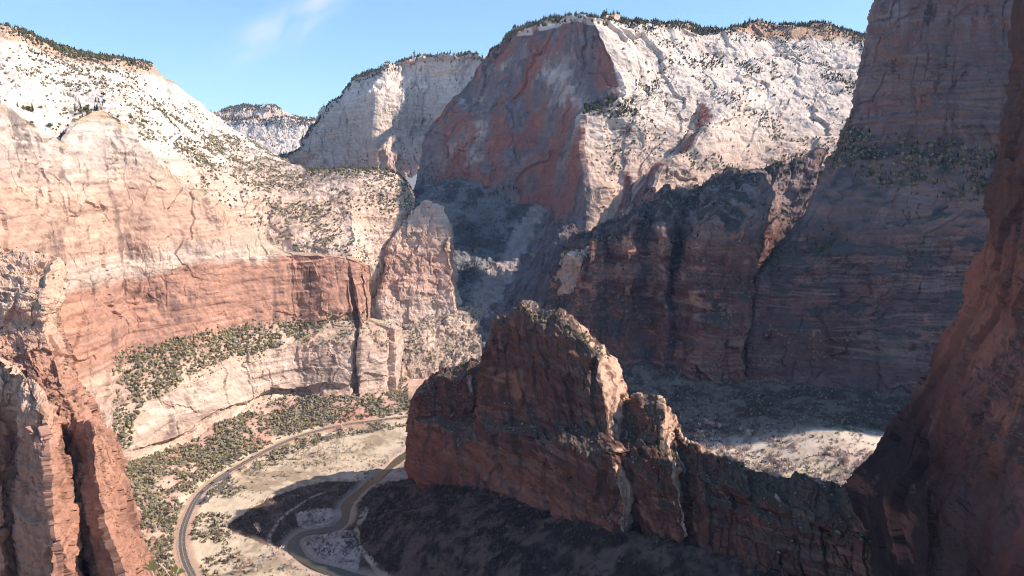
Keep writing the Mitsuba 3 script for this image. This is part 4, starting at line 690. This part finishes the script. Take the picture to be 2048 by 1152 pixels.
LSKY = [(-50, 48), (0, 55), (60, 72), (120, 98), (180, 110), (240, 118), (292, 127), (345, 172), (405, 216), (440, 246), (500, 282), (560, 322), (620, 343), (740, 338), (785, 346), (830, 380)]
CSKY = [(985, 108), (1035, 62), (1095, 45), (1150, 40), (1240, 46), (1330, 54), (1420, 62), (1530, 50), (1640, 50), (1740, 75)]
# left plateau and white slopes
scatter('white_slope', 'left rim', {'juniper': 3, 'pine': 1}, 0.022, (3, 7), lambda x, y, W, N: band(y - line(x, LSKY), -12, 12, 5) * (x < 300), 1)
scatter('white_slope', 'left rim', {'juniper': 3, 'pine': 1, 'shrub': 1}, 0.012, (3, 6), lambda x, y, W, N: band(y - line(x, LSKY), 22, 50, 6) * (x < 300) * clumpy(W, 60, 801), 2)
scatter('white_slope', 'white slopes', {'juniper': 2, 'shrub': 3}, 0.02, (1.4, 4.8), lambda x, y, W, N: (0.09 + 1.2 * clumpy(W, 45, 802, 0.02, 0.28)) * (y > line(x, LSKY) + 6), 3)
scatter('white_slope', 'gully trees', {'juniper': 2, 'pine': 1}, 0.02, (4, 9), lambda x, y, W, N: band(y - line(x, [(0, 205), (60, 240), (130, 282), (160, 235), (230, 212), (300, 270)]), -26, 6, 8) * (x < 210) * clumpy(W, 25, 803, -0.2, 0.3), 4)
scatter('white_slope', 'white slopes', {'juniper': 3, 'shrub': 2, 'pine': .3}, 0.04, (2.5, 6), lambda x, y, W, N: band(x, 250, 440, 25) * band(y - line(x, [(250, 235), (330, 225), (440, 320)]), -25, 50, 15) * clumpy(W, 45, 804, -0.15, 0.3), 5)
scatter('white_slope', 'bench', {'juniper': 2, 'shrub': 3}, 0.05, (1.8, 5), lambda x, y, W, N: (x > 400) * (y > 270) * clumpy(W, 45, 805, -0.2, 0.3), 6)
scatter('white_slope', 'bench', {'pine': 2, 'juniper': 1}, 0.006, (4, 7.5), lambda x, y, W, N: (x > 610) * (x < 830) * band(y - line(x, LSKY), -8, 10, 3), 7)
# the ledge and the foot of the left wall
scatter('left_canyon_wall', 'ledge', {'juniper': 2, 'shrub': 4}, 0.085, (2.2, 5), lambda x, y, W, N: (x > 225) * (x < 760) * sst(118, 128, W[..., 2]) * (1 - sst(140, 146, W[..., 2])) * (0.3 + 0.7 * sst(620, 420, x)), 8)
scatter('left_canyon_wall', 'ledge', {'juniper': 1, 'shrub': 4}, 0.045, (1.5, 3.8), lambda x, y, W, N: (x > 225) * (x < 780) * band(W[..., 2], 85, 125, 6) * clumpy(W, 24, 806, -0.05, 0.25), 9)
scatter('left_canyon_wall', 'ledge', {'shrub': 1}, 0.004, (1, 2.4), lambda x, y, W, N: (x > 235) * (y > 600) * gentle(N, 0.5, 0.8), 10)
scatter('blocky_spur', 'spur', {'shrub': 3, 'juniper': 1}, 0.03, (1.2, 3), lambda x, y, W, N: gentle(N, 0.3, 0.55) * clumpy(W, 16, 807, -0.2, 0.2), 11)
scatter('buttress', 'bench', {'shrub': 3, 'juniper': 1}, 0.016, (1.5, 3.5), lambda x, y, W, N: gentle(N, 0.4, 0.65) * clumpy(W, 25, 808), 12)
# far rims
scatter('far_mesa', 'far mesa', {'juniper': 2, 'pine': 1}, 0.006, (8, 13), lambda x, y, W, N: (band(y, 205, 222, 3) * (x > 440) * (x < 560) + band(y - line(x, [(420, 236), (640, 242), (760, 250)]), -5, 14, 4) + 0.15 * (y > 240) * clumpy(W, 120, 809)), 13)
scatter('ribbed_mountain', 'far rim', {'pine': 2, 'juniper': 2}, 0.010, (6, 11), lambda x, y, W, N: band(y - line(x, [(560, 318), (600, 295), (640, 240), (680, 190), (706, 160), (760, 141), (810, 126), (860, 119), (985, 112)]), -10, 8, 3), 14)
scatter('ribbed_mountain', 'far rim', {'pine': 1, 'juniper': 2}, 0.0014, (5, 9), lambda x, y, W, N: clumpy(W, 90, 810, 0.05, 0.3), 15)
cs = lambda x, y: y - line(x, CSKY)
scatter('central_mountain', 'central rim', {'pine': 2, 'juniper': 2}, 0.011, (5, 10), lambda x, y, W, N: band(cs(x, y), -12, 8, 3), 16)
scatter('central_mountain', 'central rim', {'pine': 1, 'juniper': 2}, 0.010, (5, 9), lambda x, y, W, N: (x > 1220) * band(cs(x, y), -2, line(x, [(1220, 6), (1330, 22), (1420, 26), (1550, 34), (1740, 26)]), 5) * clumpy(W, 80, 811, -0.25, 0.2), 17)
lit = lambda x, y: (x > line(y, [(40, 1205), (100, 1240), (180, 1270), (225, 1272), (240, 1200), (330, 1180), (480, 1195)]))
scatter('central_mountain', 'central slopes', {'pine': 2, 'juniper': 4, 'shrub': 2}, 0.013, (2.5, 8), lambda x, y, W, N: lit(x, y) * (y > 80) * (0.06 + 1.2 * clumpy(W, 80, 812, 0.03, 0.26)), 18)
scatter('central_mountain', 'central slopes', {'pine': 3, 'juniper': 3}, 0.016, (5, 10), lambda x, y, W, N: lit(x, y) * (band(y - line(x, [(1265, 215), (1330, 150), (1420, 120), (1500, 150), (1560, 170), (1700, 165)]), -14, 14, 14)) * clumpy(W, 60, 813, -0.1, 0.3), 19)
scatter('central_mountain', 'central slopes', {'pine': 3, 'juniper': 2}, 0.02, (5, 11), lambda x, y, W, N: band(y, 205, 235, 8) * band(x, 1170, 1275, 10), 20)
scatter('central_mountain', 'central slopes', {'pine': 1}, 0.004, (4, 9), lambda x, y, W, N: band(y - line(x, [(840, 330), (900, 372), (1040, 385)]), -12, 20, 6) * (x < 1050), 21)
# right side
scatter('dark_canyon_wall', 'dark slopes', {'pine': 2, 'juniper': 3, 'shrub': 2}, 0.011, (3, 7), lambda x, y, W, N: (y < 490) * gentle(N, 0.4, 0.7) * clumpy(W, 40, 814, -0.15, 0.3), 22)
scatter('dark_canyon_wall', 'dark slopes', {'juniper': 1, 'shrub': 2}, 0.006, (2, 5), lambda x, y, W, N: gentle(N, 0.4, 0.7) * (y > 480), 23)
scatter('great_tower', 'tower bench', {'pine': 2, 'juniper': 2, 'shrub': 3}, 0.035, (3, 8), lambda x, y, W, N: band(y - line(x, [(1690, 275), (1760, 320), (1850, 335), (1960, 350), (2060, 360)]), -55, 55, 18) * clumpy(W, 40, 815, -0.4, 0.1), 24)
scatter('great_tower', 'tower bench', {'pine': 2, 'juniper': 2}, 0.022, (3, 8), lambda x, y, W, N: band(y - line(x, [(1560, 500), (1640, 455), (1690, 420), (1740, 380)]), -10, 55, 16) * (x < 1700) * clumpy(W, 30, 816, -0.2, 0.2), 25)
scatter('great_tower', 'tower bench', {'juniper': 1, 'shrub': 3}, 0.012, (2, 5), lambda x, y, W, N: (y > 650) * band(y, 655, 720, 15) * clumpy(W, 40, 817, -0.2, 0.2), 26)
# the fin
scatter('rock_fin', 'fin top', {'juniper': 2, 'shrub': 4}, 0.08, (1.4, 3.2), lambda x, y, W, N: (x > 1040) * (x < 1215) * band(y - line(x, [(1046, 602), (1085, 632), (1130, 647), (1172, 671), (1215, 700)]), -18, 20, 5) * clumpy(W, 10, 818, -0.3, 0.1), 27)
scatter('rock_fin', 'fin ledges', {'shrub': 3, 'juniper': 1, 'twiggy': 2}, 0.07, (1.0, 2.6), lambda x, y, W, N: gentle(N, 0.18, 0.4) * (y > 800) * (x < 1270) * clumpy(W, 12, 819, -0.4, 0.0), 28)
scatter('rock_fin', 'fin top', {'shrub': 3, 'juniper': 1}, 0.05, (0.8, 2.2), lambda x, y, W, N: (x > 1250) * gentle(N, 0.2, 0.42) * clumpy(W, 8, 820, -0.2, 0.1), 29)
scatter('rock_fin', 'fin top', {'shrub': 3, 'juniper': 1}, 0.05, (0.8, 2.0), lambda x, y, W, N: (x < 975) * (y < 800) * gentle(N, 0.35, 0.65), 30)
LEDGE = [(236, 722), (300, 690), (330, 682), (420, 662), (560, 646), (655, 640), (640, 660), (560, 694), (450, 720), (370, 755), (330, 790), (290, 805), (268, 850), (258, 905), (224, 880), (228, 800)]
scatter('left_canyon_wall', 'ledge', {'juniper': 2, 'shrub': 4}, 0.13, (2.4, 5.5), lambda x, y, W, N: inside(np.stack([x, y], -1), LEDGE) * (0.12 + clumpy(W, 22, 830, -0.35, 0.05)), 40)
# valley floor
vr = lambda W: dist_line(W[..., :2], road_c)
VR = np.minimum(vr(SHEETS['valley_floor'][0]), 999); DVR = dv_
leftof = lambda x, y: x < line(y, [(826, 815), (848, 700), (888, 560), (925, 490), (965, 425), (1025, 378), (1090, 364), (1152, 385)])
VZ = SHEETS['valley_floor'][0][..., 2]
scatter('valley_floor', 'roadside', {'shrub': 5, 'juniper': 1.5, 'twiggy': 2}, 0.16, (2.0, 5.0), lambda x, y, W, N: leftof(x, y) * (VR > 9) * (y > 740) * (x > 200) * (W[..., 1] < 1120) * (0.12 + 0.9 * clumpy(W, 26, 821, -0.3, 0.05)), 31)
scatter('valley_floor', 'roadside', {'shrub': 4, 'juniper': 1.2, 'twiggy': 3}, 0.13, (1.6, 4.4), lambda x, y, W, N: (~leftof(x, y)) * (VR > 8.5) * band(VR, 0, 40, 10) * (x < 830) * (y > 820) * clumpy(W, 20, 822, -0.35, 0.05), 32)
scatter('valley_floor', 'meadow', {'shrub': 2, 'twiggy': 5}, 0.085, (0.5, 2.2), lambda x, y, W, N: (~leftof(x, y)) * (VR > 16) * (DVR > 10) * (x < 830) * (VZ < 3.5) * (0.04 + clumpy(W * [0.5, 1.4, 1], 26, 823, -0.02, 0.25)), 33)
scatter('valley_floor', 'river bank', {'shrub': 1, 'twiggy': 5}, 0.07, (1.0, 2.6), lambda x, y, W, N: band(DVR, 13, 30, 4) * (x < 860) * (y < 1000) * clumpy(W, 16, 824, -0.15, 0.2), 34)
scatter('valley_floor', 'dark talus', {'twiggy': 6, 'juniper': 1}, 0.13, (1.2, 3.0), lambda x, y, W, N: (y > 955) * (VZ > 1.5) * (x > 680) * (DVR > 11) * (0.45 + 0.55 * clumpy(W, 15, 825, -0.3, 0.1)), 35)
scatter('valley_floor', 'river bank', {'twiggy': 6, 'juniper': .6}, 0.09, (1.0, 2.8), lambda x, y, W, N: inside(np.stack([x, y], -1), [(456, 1052), (505, 1010), (572, 986), (640, 970), (740, 955), (745, 1000), (700, 1060), (755, 1165), (680, 1165), (620, 1130), (560, 1098)]) * (DVR > 11) * (0.25 + clumpy(W, 22, 826, -0.3, 0.1)), 36)
scatter('talus_slope', 'canyon head', {'shrub': 3, 'juniper': 2, 'pine': 2, 'twiggy': 3}, 0.016, (2, 6), lambda x, y, W, N: (W[..., 0] - np.interp(W[..., 1], [1200, 1260, 1330, 1420, 1520, 1640], [-95, -85, -62, -30, 15, 85]) < -25) * clumpy(W, 40, 827, -0.3, 0.2), 37)
scatter('scrub_slope', 'scrub slope', {'shrub': 2, 'twiggy': 4, 'juniper': 1, 'pale': 2}, 0.06, (1.5, 4.5), lambda x, y, W, N: 0.15 + clumpy(W, 22, 831, -0.2, 0.2), 41)
scatter('sunlit_knob', 'sunlit knob', {'shrub': 2, 'juniper': 2, 'pine': 1}, 0.02, (2, 6), lambda x, y, W, N: (y < 540) * (N[..., 2] > 0.3), 42)
scatter('valley_floor', 'far flat', {'twiggy': 7, 'shrub': 1.5, 'juniper': 1}, 0.11, (1.5, 4.0), lambda x, y, W, N: (x > 1200) * (y < 990) * (0.3 + clumpy(W, 30, 828, -0.2, 0.2)) * (0.3 + 0.7 * sst(880, 915, W[..., 1])), 38)
scatter('valley_floor', 'far flat', {'pale': 1}, 0.035, (3.5, 7), lambda x, y, W, N: (x > 1340) * band(y - line(x, [(1340, 868), (1430, 880), (1560, 920), (1700, 935)]), -34, 40, 8) * clumpy(W, 26, 829, -0.15, 0.15), 39)
for i, (px, py, h) in enumerate([(603, 918, 14), (562, 952, 9), (515, 1066, 12), (580, 952, 8), (683, 868, 15), (688, 884, 14), (527, 1128, 12), (500, 1132, 10), (548, 1112, 9), (583, 1134, 10), (566, 1106, 8), (488, 1144, 11), (515, 1144, 11), (655, 880, 10), (735, 868, 11), (760, 862, 10), (640, 905, 9), (610, 945, 8), (538, 1020, 9), (470, 985, 8), (745, 965, 9), (810, 885, 9), (595, 975, 8), (640, 920, 7), (700, 905, 7)]):
    p_ = G(px, py, 1.0) if py > 760 else P(px, py, 1160); p_[2] = ground_z(p_[None, :2])[0] if py > 760 else p_[2]
    PLANTS.append(('cottonwood', 'meadow', p_, h, 1e3 - i))

COTTON = ['largest bare cottonwood alone in the open meadow between road and river', 'bare cottonwood on the meadow nearest the lay-by bushes', "pale bare cottonwood standing out in the tip of the fin's shadow", "bare cottonwood in the meadow just above the fin's shadow edge", 'tall pale cottonwood beside the far road, the upper of a close pair', 'tall pale cottonwood beside the far road, the lower of a close pair', 'bare cottonwood in the lower meadow beside the shadow edge', 'bare cottonwood in the lower meadow left of the shadow edge', "bare cottonwood at the dark lower rim of the fin's shadow", 'bare cottonwood nearest the bottom river bend', 'small bare cottonwood between shadow edge and bottom river bend', 'leftmost bare cottonwood at the bottom of the meadow', 'bare cottonwood at the bottom middle of the meadow', 'bare cottonwood below the road in the far meadow', 'bare cottonwood in the far brush beside the road', 'bare cottonwood nearest the fin in the far roadside brush', 'bare cottonwood in the middle of the far meadow', "small bare cottonwood between the lone tree and the fin's shadow", "bare cottonwood in the upper edge of the fin's shadow", 'bare cottonwood at the meadow edge right of the lay-by', 'bare cottonwood on the river bank at the foot of the fin', 'bare cottonwood on the far river bank beside the fin']
NAMES = {'pine': 'pine_tree', 'juniper': 'juniper_tree', 'shrub': 'shrub', 'twiggy': 'bare_bush', 'pale': 'pale_bush', 'cottonwood': 'bare_tree'}
CATS = {'pine': 'tree', 'juniper': 'tree', 'shrub': 'shrub', 'twiggy': 'bush', 'pale': 'bush', 'cottonwood': 'tree'}
STUFF = {'pine': ('pine_wood', 'far dark pines massed along rims and slopes'), 'juniper': ('juniper_wood', 'small dark junipers dotted over rock slopes and ledges'), 'shrub': ('scrub', 'grey green desert scrub over talus and canyon floor'), 'twiggy': ('brush', 'leafless brown brush over talus and valley floor'), 'pale': ('pale_brush', 'pale leafless thicket in the sunlit patch')}
WHERE = {'left rim': 'on the left plateau rim', 'white slopes': 'on the white slope at upper left', 'gully trees': 'in the gully above the left cliff', 'bench': 'on the bench right of the left wall', 'ledge': 'on the green ledge across the left wall', 'spur': 'on the blocky spur at the left edge',
         'far mesa': 'on the small far mesa', 'far rim': 'on the ribbed pale mountain', 'central rim': 'along the rim of the central mountain', 'central slopes': 'on the sunlit slope of the central mountain', 'dark slopes': 'above the dark cliff', 'tower bench': 'on the shaded bench under the tower',
         'fin top': 'along the crest of the rock fin', 'fin ledges': 'on a shaded ledge of the rock fin', 'roadside': 'beside the curving road', 'meadow': 'in the straw meadow', 'river bank': 'by the river', 'dark talus': 'on the dark talus below the fin', 'canyon head': 'on the shaded slope at the head of the canyon', 'scrub slope': 'on the pale slope below the buttress', 'sunlit knob': 'on the small sunlit knob in the shade', 'far flat': 'on the flat behind the fin'}
MANY = {'pine': 'dark narrow pines', 'juniper': 'rounded dark junipers', 'shrub': 'grey green shrubs', 'twiggy': 'leafless brown bushes', 'pale': 'pale leafless bushes', 'cottonwood': 'bare pale cottonwoods'}
LOOK = {'pine': 'dark narrow pine', 'juniper': 'rounded dark juniper', 'shrub': 'grey green shrub', 'twiggy': 'leafless brown bush', 'pale': 'pale leafless bush', 'cottonwood': 'bare pale cottonwood with spreading branches'}
mat('bark_material', (.20, .15, .12))
for k in PROTO:
    mine = sorted([p for p in PLANTS if p[0] == k], key=lambda p: -p[4]); c, tk = TONE[k]
    keep = mine[:300 if k in ('pine', 'juniper', 'shrub') else 120]; rest = mine[len(keep):]
    dicts = []
    for q, (tr, cr) in enumerate(PROTO[k]):
        v = (0.62, 0.9, 1.12, 1.4)[q]
        if c and f'{k}_material_{q}' not in scene: mat(f'{k}_material_{q}', np.array(c) * v * ((1, 1, 1), (1.1, 1, .92), (.95, 1, 1.08), (1.08, .98, .95))[q])
        dicts.append((mikit.ply(tr, 'bark_material' if k != 'cottonwood' else mat('pale_bark_material', tk)) if len(tr) else None, mikit.ply(cr, f'{k}_material_{q}')))
    for n, (_, zone, pos, h, _) in enumerate(keep):
        key = NAMES[k] + (f'_{n:03d}' if n else ''); q = int(rg.integers(4)); tw = T().translate(list(map(float, pos))).rotate([0, 0, 1], float(rg.uniform(0, 360))).scale([float(h * rg.uniform(0.85, 1.15)), float(h * rg.uniform(0.85, 1.15)), float(h)])
        if dicts[q][0] is not None:
            scene[key + '__trunk'] = {**dicts[q][0], 'to_world': tw}; scene[key + ('__crown' if k != 'cottonwood' else '__twigs')] = {**dicts[q][1], 'to_world': tw}
        else: scene[key] = {**dicts[q][1], 'to_world': tw}
        labels[key] = {'label': f'{LOOK[k]} {WHERE[zone]}', 'category': CATS[k], 'group': f'{MANY[k]} {WHERE[zone]}'}
        if k == 'cottonwood' and n < len(COTTON): labels[key] = {'label': COTTON[n], 'category': 'tree', 'group': 'bare cottonwoods on the valley floor'}
    for q in range(4):
        for lod, part in ((0, [p for p in rest[q::4] if p[4] * F >= 9.5]), (1, [p for p in rest[q::4] if p[4] * F < 9.5])):
            if not part: continue
            if lod and k in SMALL: v, f = SMALL[k][q]
            else:
                tr, cr = PROTO[k][q]; v, f = join([tr, cr]) if len(tr) else cr
            pos = np.array([p[2] for p in part]); h = np.array([p[3] for p in part]); a = rg.uniform(0, 6.28, len(part)); sx = h * rg.uniform(0.8, 1.2, len(part))
            ca, sa = np.cos(a) * sx, np.sin(a) * sx
            V = np.stack([ca[:, None] * v[:, 0] - sa[:, None] * v[:, 1], sa[:, None] * v[:, 0] + ca[:, None] * v[:, 1], h[:, None] * v[:, 2]], -1) + pos[:, None]
            Fc = (f[None] + (np.arange(len(part)) * len(v))[:, None, None]).reshape(-1, 3)
            scene[STUFF[k][0] + f'__{2 * q + lod + 1:03d}'] = mikit.ply((V.reshape(-1, 3), Fc), f'{k}_material_{q}')
    if rest: labels[STUFF[k][0]] = {'label': STUFF[k][1], 'kind': 'stuff'}
    print(k, len(mine), 'plants')

# ---------------------------------------------------------------- boulders at the foot of the cliffs
mat('boulder_material', (.42, .30, .24)); mat('dark_boulder_material', (.17, .11, .09)); mat('pale_boulder_material', (.46, .38, .33))
br = np.random.default_rng(31); BP = []
for q in range(5):
    m = trimesh.creation.icosphere(subdivisions=1); m = trimesh.convex.convex_hull(m.vertices * br.uniform(0.55, 1.0, (len(m.vertices), 1)) * [1, 0.8, 0.7]); BP.append(m)
spots = []
for px, py, n, r0, mm, where in ((300, 905, 24, 26, 'boulder_material', 'below the left wall'), (430, 858, 22, 26, 'boulder_material', 'below the left wall'), (560, 806, 22, 26, 'boulder_material', 'below the left wall'), (720, 800, 18, 22, 'boulder_material', 'below the left wall'), (780, 1000, 14, 20, 'dark_boulder_material', 'on the dark talus below the fin'), (930, 1010, 24, 36, 'dark_boulder_material', 'on the dark talus below the fin'), (1150, 1090, 30, 36, 'dark_boulder_material', 'on the dark talus below the fin'),
                             (1620, 900, 26, 60, 'pale_boulder_material', 'in the sunlit patch behind the fin'), (300, 1050, 14, 22, 'boulder_material', 'below the left wall')):
    c0 = G(px, py, 20.0 if py > 700 else 60.0)
    if py < 700: c0 = P(px, py, np.interp(py, [550, 660], [1500, 1340]))
    for _ in range(n):
        p_ = c0[:2] + br.normal(size=2) * r0 * [1, 0.6]; spots.append((p_, mm, where))
for i, (p_, mm, where) in enumerate(spots):
    key = 'boulder' + (f'_{i:03d}' if i else ''); z = float(ground_z(p_[None])[0]); r_ = float(0.7 + 2.2 * br.random() ** 2.5)
    scene[key] = {**mikit.ply(BP[i % 5], mm), 'to_world': T().translate([float(p_[0]), float(p_[1]), z + 0.3 * r_]).rotate([0, 0, 1], float(br.uniform(0, 360))).scale([r_ * 1.2, r_, r_])}
    labels[key] = {'label': f'angular fallen boulder {where}', 'category': 'boulder', 'group': f'boulders {where}'}

# ---------------------------------------------------------------- cars
def hull(pts): return trimesh.Trimesh(np.array(pts)).convex_hull if False else trimesh.convex.convex_hull(np.array(pts, float))
def slab(x0, x1, y, z0, z1, ti=0.0, tf=0.0, tr=0.0):
    return [(x0, s * y, z0) for s in (-1, 1)] + [(x1, s * y, z0) for s in (-1, 1)] + [(x0 + tr, s * (y - ti), z1) for s in (-1, 1)] + [(x1 - tf, s * (y - ti), z1) for s in (-1, 1)]
mat('car_glass', (.03, .035, .04), 0.15); mat('tyre_material', (.03, .03, .03)); mat('lamp_material', (.7, .7, .68), 0.3)
def car(key, px, py, head, colour, label, tall=0.0):
    L, B = 4.6, 0.92; w = G(px, py, 3.05); tw = T().translate([float(w[0]), float(w[1]), 3.04]).rotate([0, 0, 1], head)
    m = f'car_paint_{colour}'
    if m not in scene: mat(m, {'white': (.75, .75, .76), 'black': (.03, .03, .035), 'red': (.35, .05, .04), 'grey': (.16, .17, .18)}[colour], 0.35)
    body = hull(slab(-L / 2, L / 2, B, 0.32, 0.62, -0.0) + slab(-L / 2 + 0.06, L / 2 - 0.1, B - 0.04, 0.6, 0.92 + 0.3 * tall, 0.06, 0.5, 0.08))
    cab = hull(slab(-1.75, 1.05, B - 0.1, 0.9 + 0.25 * tall, 1.38 + 0.35 * tall, 0.18, 0.65, 0.4)); roof = hull(slab(-1.4, 0.42, B - 0.27, 1.37 + 0.35 * tall, 1.46 + 0.35 * tall, 0.06, 0.1, 0.08))
    for n, mesh, mm in (('body', body, m), ('window', cab, 'car_glass'), ('roof', roof, m)): scene[f'{key}__{n}'] = {**mikit.ply(mesh, mm), 'to_world': tw}
    n = 0
    for x in (-1.4, 1.4):
        for y in (-0.82, 0.82):
            c = trimesh.creation.cylinder(0.33, 0.2, sections=12); c.apply_transform(trimesh.transformations.rotation_matrix(math.pi / 2, [1, 0, 0])); c.apply_translation([x, y, 0.33])
            scene[f'{key}__wheel' + (f'_{n:03d}' if n else '')] = {**mikit.ply(c, 'tyre_material'), 'to_world': tw}; n += 1
    for n, y in enumerate((-0.6, 0.6)): scene[f'{key}__headlight' + (f'_{n:03d}' if n else '')] = {**mikit.ply(hull(slab(2.18, 2.33, 0.16, 0.6, 0.74) if False else [(a, y + b, c) for a in (2.1, 2.31) for b in (-.16, .16) for c in (.58, .74)]), 'lamp_material'), 'to_world': tw}
    labels[key] = {'label': label, 'category': 'car'}
CARS = [(402, 1006, 'black', 'black car parked at the near end of the lay-by'), (409, 1001, 'black', 'black car second from the near end of the lay-by'), (416, 994, 'white', 'white car parked under the bushes in the lay-by'), (405, 985, 'black', 'black car on the road beside the near end of the island'), (432, 973, 'white', 'white car parked beside the gravel island'),
        (436, 969, 'black', 'black car parked just beyond the white one by the island'), (439, 976, 'grey', 'grey car parked on the right side of the lay-by'), (424, 967, 'black', 'black car on the road beside the middle of the island'), (456, 942, 'black', 'black car on the road just beyond the lay-by'), (487, 925, 'red', 'red car on the road beside the bare pink soil'), (505, 914, 'grey', 'dark grey car farthest along the road')]
for i, (px, py, col, lab) in enumerate(CARS):
    w = G(px, py, 3.0)[:2]; j = int(np.argmin(np.linalg.norm(road_f - w, axis=1))); d = road_f[min(j + 1, len(road_f) - 1)] - road_f[j - 1]
    car('car' + (f'_{i:03d}' if i else ''), px, py, math.degrees(math.atan2(d[1], d[0])) + (180 if i in (3, 7, 8, 9) else 0), col, lab, 0.6 if i in (2, 4, 7) else 0.0)
# post by the road
pw = G(355, 1059, 3.0)
scene['roadside_post'] = mikit.ply(trimesh.util.concatenate([trimesh.creation.box([0.25, 0.25, 1.6], trimesh.transformations.translation_matrix([pw[0], pw[1], 3.7])), trimesh.creation.box([0.7, 0.12, 0.6], trimesh.transformations.translation_matrix([pw[0], pw[1], 4.6]))]), 'tyre_material')
labels['roadside_post'] = {'label': 'small dark post on the left shoulder of the road', 'category': 'post'}

# the leafy sprig that reaches into the bottom edge, rooted on the lookout's rim just below
mat('leaf_material', (.42, .40, .17)); mat('old_leaf_material', (.46, .36, .17)); mat('stem_material', (.45, .36, .28)); mat('rim_rock_material', (.30, .18, .12))
def near(px, py, d): return P(px, py, d)
def leaf(base, tip, w):
    base, tip = np.asarray(base), np.asarray(tip); d = tip - base; side = np.cross(d, [0.2, 1, 0.35]); side /= np.linalg.norm(side); up = np.cross(side, d); up /= np.linalg.norm(up); L = np.linalg.norm(d); v, f = [], []
    for t, ww in ((0, .12), (.25, .6), (.5, 1), (.75, .92), (.92, .5), (1, .06)):
        c = base + d * t + up * L * 0.12 * math.sin(t * 3.1); v += [c - side * w * ww, c + up * -0.12 * w, c + side * w * ww]
    for i in range(5):
        for j in (0, 1): a = 3 * i + j; f += [[a, a + 1, a + 4], [a, a + 4, a + 3]]
    return np.array(v), np.array(f)
D_ = 4.2; n = {'leaf': 0, 'old': 0}
STEMS = [[(318, 1210), (312, 1170), (304, 1142)], [(345, 1215), (342, 1160), (330, 1138), (318, 1127)], [(352, 1215), (350, 1175), (352, 1148)]]
for i, st in enumerate(STEMS):
    pts = [near(*q, D_ + 0.05 * i) for q in st]
    scene['sprig__stem' + (f'_{i:03d}' if i else '')] = mikit.ply(join([stick(a, b, 0.006, 0.005, 6) for a, b in zip(pts[:-1], pts[1:])]), 'stem_material', smooth=30)
LEAVES = [((301, 1141), (288, 1128)), ((303, 1141), (299, 1122)), ((304, 1141), (307, 1119)), ((302, 1143), (284, 1136)), ((306, 1143), (316, 1130)), ((351, 1148), (340, 1132)), ((352, 1147), (350, 1128)), ((353, 1147), (361, 1133)), ((354, 1150), (368, 1140)), ((349, 1152), (334, 1146)), ((306, 1152), (316, 1160)), ((345, 1160), (330, 1163))]
for i, (a, b) in enumerate(LEAVES):
    old = i % 3 == 2; m = leaf(near(*a, D_), near(*b, D_ - 0.06 + 0.03 * (i % 4)), 0.013 + 0.003 * (i % 3))
    scene['sprig__leaf' + (f'_{i:03d}' if i else '')] = mikit.ply(m, 'old_leaf_material' if old else 'leaf_material', smooth=True)
labels['sprig'] = {'label': 'yellow green leafy sprig poking up at the bottom edge in front of the road', 'category': 'plant'}
m = trimesh.creation.icosphere(subdivisions=3); m.apply_scale([0.9, 0.6, 0.5]); m.vertices *= (1 + 0.25 * fbm(m.vertices * 2.2, 3, 77))[:, None]; c0 = near(335, 1215, D_); m.apply_translation(c0 - [0, 0, 0.52])
scene['rim_rock'] = mikit.ply(m, 'rim_rock_material', smooth=False); labels['rim_rock'] = {'label': 'red rock of the lookout rim that the sprig grows from', 'category': 'rock'}

structure('left_canyon_wall', 'sunlit left canyon wall of pink and red sandstone with a green ledge'); structure('white_slope', 'white slickrock slopes and plateau rim above the left wall'); structure('buttress', 'pale domed buttress at the right end of the left wall')
structure('talus_slope', 'shaded slope with a pale rockfall tongue at the head of the canyon'); structure('scrub_slope', 'pale scrubby slope below the domed buttress'); structure('sunlit_knob', 'small sunlit rock knob in front of the dark wall')
structure('far_mesa', 'small far mesa with a tree topped cap between the mountains'); structure('ribbed_mountain', 'pale ribbed mountain left of the central one'); structure('central_mountain', 'big central mountain with shaded red face and white sunlit slopes')
structure('dark_canyon_wall', 'dark red shaded cliff behind the rock fin'); structure('great_tower', 'huge grey shaded tower and apron at upper right')
structure('rock_fin', 'dark jagged rock fin standing on the valley floor'); structure('near_right_wall', 'near brown streaked rock wall at the right edge')
structure('blocky_spur', 'blocky pale spur at the left edge above the pillars'); structure('sandstone_pillar', 'broad cracked pillar at the lower left corner'); structure('sandstone_pillar_001', 'narrow pillar split by a dark gap at lower left')
